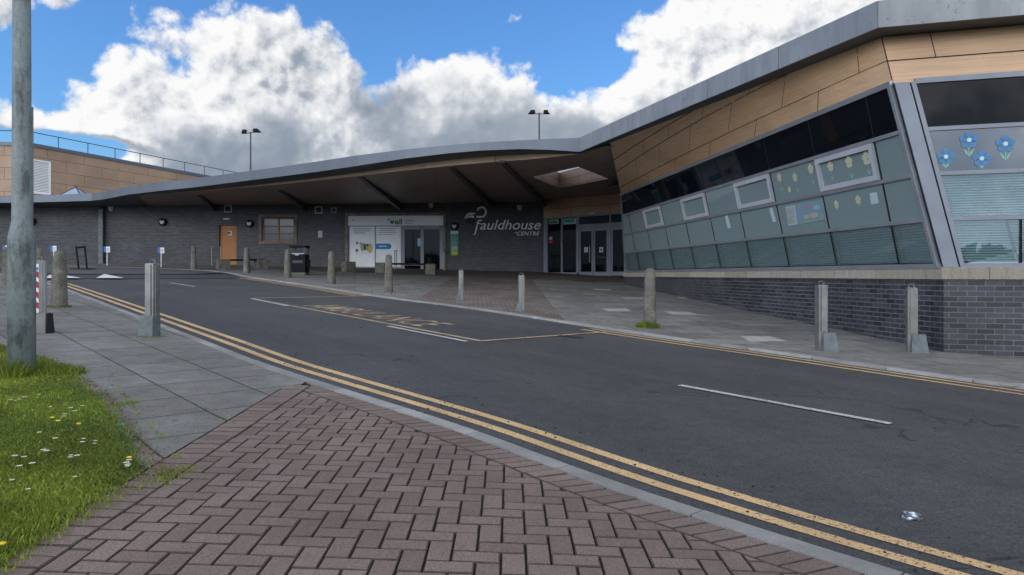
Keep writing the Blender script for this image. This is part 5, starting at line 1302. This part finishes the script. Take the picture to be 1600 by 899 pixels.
# lamp post in the foreground
X0, Y0 = G(34, 589); X0 *= (Y0+.12)/Y0; Y0 += .12; g0 = gz(X0, Y0)
lp = thing('lamp_post', (X0, Y0, g0), 'tall weathered grey lamp post standing in the lawn at the left', 'lamp post')
mb = MB(); mb.lathe([(.109, -.2), (.109, 1.19), (.106, 1.23), (.086, 1.33), (.078, 1.38), (.070, 3.5), (.055, 8.0)], 28, (X0, Y0, g0)); build(mb, 'post_shaft', MT['lamp_paint'], lp, smooth=True)
mb = MB(); dn_ = []; 
for k in range(7):
    a = R(178+k*9); dn_.append((math.cos(a), math.sin(a)))
for k in range(6):
    (c0, s0), (c1, s1) = dn_[k], dn_[k+1]; r_ = .1115
    mb.slab([(X0+c0*r_, Y0+s0*r_, g0+.22), (X0+c1*r_, Y0+s1*r_, g0+.22), (X0+c1*r_, Y0+s1*r_, g0+1.02), (X0+c0*r_, Y0+s0*r_, g0+1.02)], Vector((c0+c1, s0+s1, 0)).normalized(), .008)
build(mb, 'access_door', MT['lamp_paint'], lp, merge=True)
mb = MB(); mb.tube([(X0, Y0, g0+7.95), (X0+.3, Y0+.3, g0+8.25), (X0+.9, Y0+.9, g0+8.35)], .035, 8); build(mb, 'lamp_arm', MT['lamp_paint'], lp)
mb = MB(); c = Vector((X0+1.1, Y0+1.1, g0+8.33)); mb.hexa([c+Vector(v) for v in ((-.35, -.15, -.05), (.3, -.15, -.05), (.3, .15, -.05), (-.35, .15, -.05), (-.3, -.1, .08), (.2, -.1, .08), (.2, .1, .08), (-.3, .1, .08))]); build(mb, 'lamp_head', MT['alu'], lp, bevel=.03)
# grass tufts
def tuft(px, py, rad, h, n, label, dy=0., seed=1):
    X0, Y0 = G(px, py); Y0 += dy; mb = MB(); tn = []
    for _ in range(n):
        a = rng.uniform(0, 6.28); r = rad*math.sqrt(rng.random()); x = X0+math.cos(a)*r; y = Y0+math.sin(a)*r*.7; hh = h*rng.uniform(.4, 1.)*(1.1-.5*r/rad); blade(mb, tn, x, y, gz(x, y), hh, rng.uniform(.002, .005), rng.uniform(0, .7))
    o = build(mb, 'grass_tuft', MT['grass'], loc=(X0, Y0, gz(X0, Y0))); tone_attr(o, tn); setp(o, label, 'grass tuft')
tuft(1013, 513, .20, .16, 900, 'thick green grass tuft round the foot of the right kerb bollard', .05)
tuft(90, 480, .22, .06, 500, 'low moss and grass round the broad left bollard', .03); tuft(236, 527, .18, .03, 160, 'thin weeds at the boxed foot of the steel post', .0)
tuft(55, 588, .36, .13, 1500, 'long grass growing round the foot of the lamp post', .12); tuft(18, 590, .18, .24, 350, 'tall grass at the left foot of the lamp post', -.05)
# second pole behind
t = thing('slim_pole', (-9.79, 15, -.55), 'slim grey pole with a small top bracket rising behind the lamp post', 'pole')
mb = MB(); mb.tube([(-9.79, 15, gz(-9.79, 15)), (-9.79, 15, 3.42)], .034, 10); build(mb, 'pole_shaft', MT['steel_blue'], t, smooth=True)
mb = MB(); mb.tube([(-9.79, 15, 3.39), (-10.1, 15, 3.41)], .02, 6); build(mb, 'top_bracket', MT['steel_blue'], t)
# low signs before the wall
lsg = 'low white and blue signs before the brick wall'
def lowsign(px, pyt, pyb, label):
    X0, Y0 = G(px, pyb); g_ = gz(X0, Y0); t = thing('low_sign', (X0, Y0, g_), label, 'sign', lsg)
    mb = MB(); mb.tube([(X0, Y0, g_-.05), (X0, Y0, g_+.72)], .028, 8); build(mb, 'sign_post', MT['offwhite'], t)
    mb = MB(); mb.box(X0-.02, X0+.15, Y0-.045, Y0-.03, g_+.62, g_+.88); mb.box(X0-.14, X0-.02, Y0-.045, Y0-.03, g_+.62, g_+.88, 1); build(mb, 'sign_plate', [MT['white'], col('sign_mid_blue', (.05, .15, .42))], t)
    mb = MB()
    for k in range(3): mb.box(X0+.0, X0+.12, Y0-.049, Y0-.0465, g_+.67+k*.06, g_+.69+k*.06)
    build(mb, 'sign_print', MT['dark_metal'], t)
lowsign(10, 384, 413, 'low white and blue sign farthest left, at the lamp post'); lowsign(84, 384, 414, 'low white and blue sign just behind the broad stone bollard'); lowsign(167.5, 386, 415.5, 'low white and blue sign right beside the downpipe'); lowsign(252, 386, 417.5, 'low white and blue sign midway between downpipe and timber door')
# black barrier frame
X0, Y0 = G(131, 421.5); g_ = gz(X0, Y0); t = thing('barrier_frame', (X0, Y0, g_), 'black leaning metal frame stand on the junction before the brick wall', 'barrier')
k = Y0/F
mb = MB(); mb.tube([(X0-8*k, Y0, g_+.02), (X0-12.3*k, Y0, g_+37*k)], .036, 8); mb.tube([(X0+5*k, Y0, g_+.02), (X0+1.4*k, Y0, g_+36*k)], .036, 8); mb.tube([(X0-11.8*k, Y0, g_+34.5*k), (X0+1.2*k, Y0, g_+35.5*k)], .045, 8); build(mb, 'upright_frame', MT['black'], t)
mb = MB(); mb.box(X0-15*k, X0+13*k, Y0-.3, Y0+.3, g_+.0, g_+.045); build(mb, 'base_plate', MT['black'], t, bevel=.01)
# benches
def bench(x0, y0, x1, y1, px_y, bw, label, seat=True, single=False):
    a = Vector((*G(x0, y0), 0)); b = Vector((*G(x1, y1), 0)); d = (b-a).normalized(); n = Vector((-d.y, d.x, 0)); ga, gb = gz(a.x, a.y), gz(b.x, b.y)
    t = thing('stone_bench' if seat else 'stone_block', (*a.xy, ga), label, 'bench' if seat else 'stone block', 'stone benches before the building' if seat else None)
    for p, g_ in (((a, ga),) if single else ((a, ga), (b, gb))):
        o = p+d*(0 if p is a else -bw); mb = MB(); q = [o, o+d*bw, o+d*bw+n*.5, o+n*.5]
        mb.hexa([Vector((v.x, v.y, g_-.05)) for v in q]+[Vector((v.x, v.y, g_+.45)) for v in q]); build(mb, 'bench_block', MT['bench_stone'], t, bevel=.02)
    if seat:
        q = [a+d*bw*.55+n*.06, b-d*bw*.2+n*.06, b-d*bw*.2+n*.44, a+d*bw*.55+n*.44]; mb = MB(); g0_, g1_ = ga+.36, gb+.40
        zz = [g0_, g1_, g1_, g0_]; mb.hexa([Vector((v.x, v.y, z)) for v, z in zip(q, zz)]+[Vector((v.x, v.y, z+.08)) for v, z in zip(q, zz)]); build(mb, 'seat', MT['black'], t, bevel=.01)
bench(342, 421.3, 419, 421.0, 0, .48, 'long low bench with dark seat before the timber door'); bench(585.5, 427.2, 680, 429.6, 0, .42, 'long low bench with dark seat before the pharmacy doors')
bench(540.5, 425.5, 557.5, 425.4, 0, .46, 'rough stone block alone before the left pharmacy panel', False, True)
# litter bin
X0, Y0 = G(468, 430.0); g_ = gz(X0, Y0); t = thing('litter_bin', (X0, Y0, g_), 'black square litter bin with open mouth before the brick wall', 'litter bin')
k = Y0/F; hw_ = 12.3*k; hz = 46*k
mb = MB(); mb.box(X0-hw_, X0+hw_, Y0-.28, Y0+.28, g_+.10, g_+hz*.70); build(mb, 'bin_body', MT['black'], t, bevel=.02)
mb = MB(); mb.box(X0-hw_-.02, X0+hw_+.02, Y0-.3, Y0+.3, g_+hz*.93, g_+hz); build(mb, 'bin_lid', MT['black'], t, bevel=.02)
mb = MB()
for sx_ in (-1, 1):
    for sy_ in (-1, 1): mb.box(X0+sx_*hw_*.86-.035, X0+sx_*hw_*.86+.035, Y0+sy_*.22-.03, Y0+sy_*.22+.03, g_+hz*.69, g_+hz*.94)
build(mb, 'corner_posts', MT['dark_metal'], t)
mb = MB(); mb.box(X0-hw_*.7, X0+hw_*.8, Y0-.29, Y0-.24, g_+hz*.70, g_+hz*.735); mb.box(X0-hw_*.3, X0+hw_*.2, Y0-.3, Y0-.27, g_+hz*.66, g_+hz*.71); build(mb, 'rim_trim', MT['alu'], t)
mb = MB(); mb.box(X0-hw_*.96, X0+hw_*.96, Y0-.26, Y0+.26, g_-.03, g_+.10); build(mb, 'plinth', simple('bin_plinth', (.14, .135, .11), .9, 0, .2), t)
mb = MB(); mb.box(X0+hw_, X0+hw_+.08, Y0-.1, Y0+.12, g_+.30, g_+.58); build(mb, 'side_box', MT['black'], t)
mb = MB(); mb.slab([(X0-.18, Y0-.283, g_+.45), (X0+.2, Y0-.283, g_+.45), (X0+.2, Y0-.283, g_+.55), (X0-.18, Y0-.283, g_+.55)], Vector((0, -1, 0)), .002); build(mb, 'faded_label', MT['dark_metal'], t)
# steel guard rails at the doors
def rails(pts, label):
    P = [(*G(px, py), z0) for px, py, z0 in pts]; t = thing('guard_rail', (P[0][0], P[0][1], gz(P[0][0], P[0][1])), label, 'guard rail', 'steel guard rails beside the doors')
    for (x, y, h) in P: mb = MB(); g_ = gz(x, y); mb.tube([(x, y, g_), (x, y, g_+h)], .026, 8); build(mb, 'rail_post', MT['steel'], t)
    if len(P) > 1: mb = MB(); mb.tube([(x, y, gz(x, y)+h-.01) for x, y, h in P], .024, 8); build(mb, 'top_rail', MT['steel'], t)
rails([(331, 415.2, .93), (344.5, 417.2, .95)], 'low steel rail left of the timber door'); rails([(616.8, 421.5, .90), (619.8, 420.0, .92)], 'paired steel rail left of the pharmacy doors'); rails([(694, 423.5, .88), (696.2, 421.8, .9)], 'paired steel rail right of the pharmacy doors')
# crushed can
X0, Y0 = G(1421.5, 804); g_ = gz(X0, Y0)+RD; mb = MB(); rc = random.Random(7); V = []; n = 18
t = thing('crushed_can', (X0, Y0, g_), 'crushed silver drinks can lying on the road', 'drinks can'); S_ = .82
for rr_, zz, dx in ((.012, .040, -.006), (.028, .040, -.006), (.034, .030, 0), (.036, .018, .004), (.040, .008, .006), (.043, .001, .006)):
    for k in range(n): a = 2*math.pi*k/n; j = 1+rc.uniform(-.09, .09); V.append((X0+dx+math.cos(a)*rr_*j*S_*1.2, Y0+math.sin(a)*rr_*j*S_, g_+zz*.8+rc.uniform(-.004, .004)+.006*math.cos(a+2)*(zz > .02)))
fs = [(i*n+k, i*n+(k+1) % n, (i+1)*n+(k+1) % n, (i+1)*n+k) for i in range(5) for k in range(n)]+[tuple(range(n))[::-1]]
mb.mesh(V, fs); build(mb, 'can_body', simple('can_metal', (.42, .46, .53), .35, .9, .1, 30), t)
mb = MB(); mb.tube([(X0+.012+math.cos(a)*.040, Y0-.010+math.sin(a)*.030, g_+.006+.008*(1+math.sin(a*2))) for a in [k*.42 for k in range(15)]], .0035, 5); build(mb, 'can_rim', MT['can_metal'] if 'can_metal' in MT else MT['steel'], t)
for px, py, w_, l_, rz_, lb in ((891, 524.6, .42, .16, -35, 'small dark slotted drain cover on the road before the yellow bay line'), (915, 439.8, .9, .5, 3, 'dark flush cover in the paving before the entrance doors')):
    X0, Y0 = G(px, py); z_ = (RD if py > 500 else .012)+.006; c_, s_ = math.cos(R(rz_)), math.sin(R(rz_)); mb = MB()
    P_ = lambda a, b: Vector((X0+a*c_-b*s_, Y0+a*s_+b*c_, gz(X0+a*c_-b*s_, Y0+a*s_+b*c_)+z_))
    mb.face([P_(-w_/2, -l_/2), P_(w_/2, -l_/2), P_(w_/2, l_/2), P_(-w_/2, l_/2)]); t = thing('drain_cover', P_(0, 0), lb, 'drain cover'); build(mb, 'cover_plate', MT['dark_metal'], t); mb = MB()
    for k in range(5): a = -w_/2+w_*(k+.3)/5; q = [P_(a, -l_*.4), P_(a+w_*.08, -l_*.4), P_(a+w_*.08, l_*.4), P_(a, l_*.4)]; mb.face([p+up*.003 for p in q])
    build(mb, 'cover_slots', MT['black'], t)
X0, Y0 = G(188, 665.5); mb = MB(); g_ = gz(X0, Y0)
mb.hexa([(X0-.03, Y0-.015, g_), (X0+.03, Y0-.01, g_), (X0+.025, Y0+.02, g_), (X0-.02, Y0+.018, g_), (X0-.02, Y0-.01, g_+.012), (X0+.02, Y0-.008, g_+.006), (X0+.02, Y0+.012, g_+.012), (X0-.015, Y0+.01, g_+.008)])
on_wall('litter_scrap', mb, col('litter_teal', (.02, .25, .22)), 'tiny scrap of teal litter on the slabs beside the lawn', 'litter')
# small litter and grit on the road
mb = MB()
for _ in range(160):
    s_ = rng.uniform(.6, 9.5); u = rng.uniform(-.06, .75); a = sample([p for p in near_k if p[0] > -3.2], s_); x = a[0]+.68*u; y = a[1]+.73*u; r = rng.uniform(.003, .009)
    mb.lathe([(r, 0), (r*.9, r*.7), (r*.3, r)], 5, (x, y, gz(x, y)+RD+.004))
g3 = build(mb, 'grit', simple('grit_stone', (.03, .028, .026), .9, 0, .4, 50)); setp(g3, 'dark grit scattered along the yellow lines', 'grit', kind='stuff')
# ================================================================== TREE BELT BEHIND THE CAMERA (seen only in reflections)
mb = MB(); tn = []; rt = random.Random(11)
for k in range(46):
    cx = -80+k*3.6+rt.uniform(-1, 1); cy = -58+rt.uniform(-5, 5); R_ = rt.uniform(2.5, 4.2); H_ = rt.uniform(2.5, 5.0)
    for _ in range(170):
        a = rt.uniform(0, 6.28); e_ = rt.uniform(-1, 1); q = rt.uniform(.6, 1.); c = Vector((cx+math.cos(a)*math.sqrt(1-e_*e_)*R_*q, cy+math.sin(a)*math.sqrt(1-e_*e_)*R_*q, -1+H_*.5+e_*H_*.5*q))
        u = Vector((rt.gauss(0, 1), rt.gauss(0, 1), rt.gauss(0, 1))).normalized(); v = u.orthogonal().normalized(); s_ = rt.uniform(.35, .8); mb.face([c-u*s_, c-v*s_, c+u*s_, c+v*s_]); tn.append(rt.random())
o = build(mb, 'tree_belt', MT['leaf']); tone_attr(o, tn); setp(o, 'far belt of dark leafy trees behind the viewer', 'tree belt', kind='stuff')
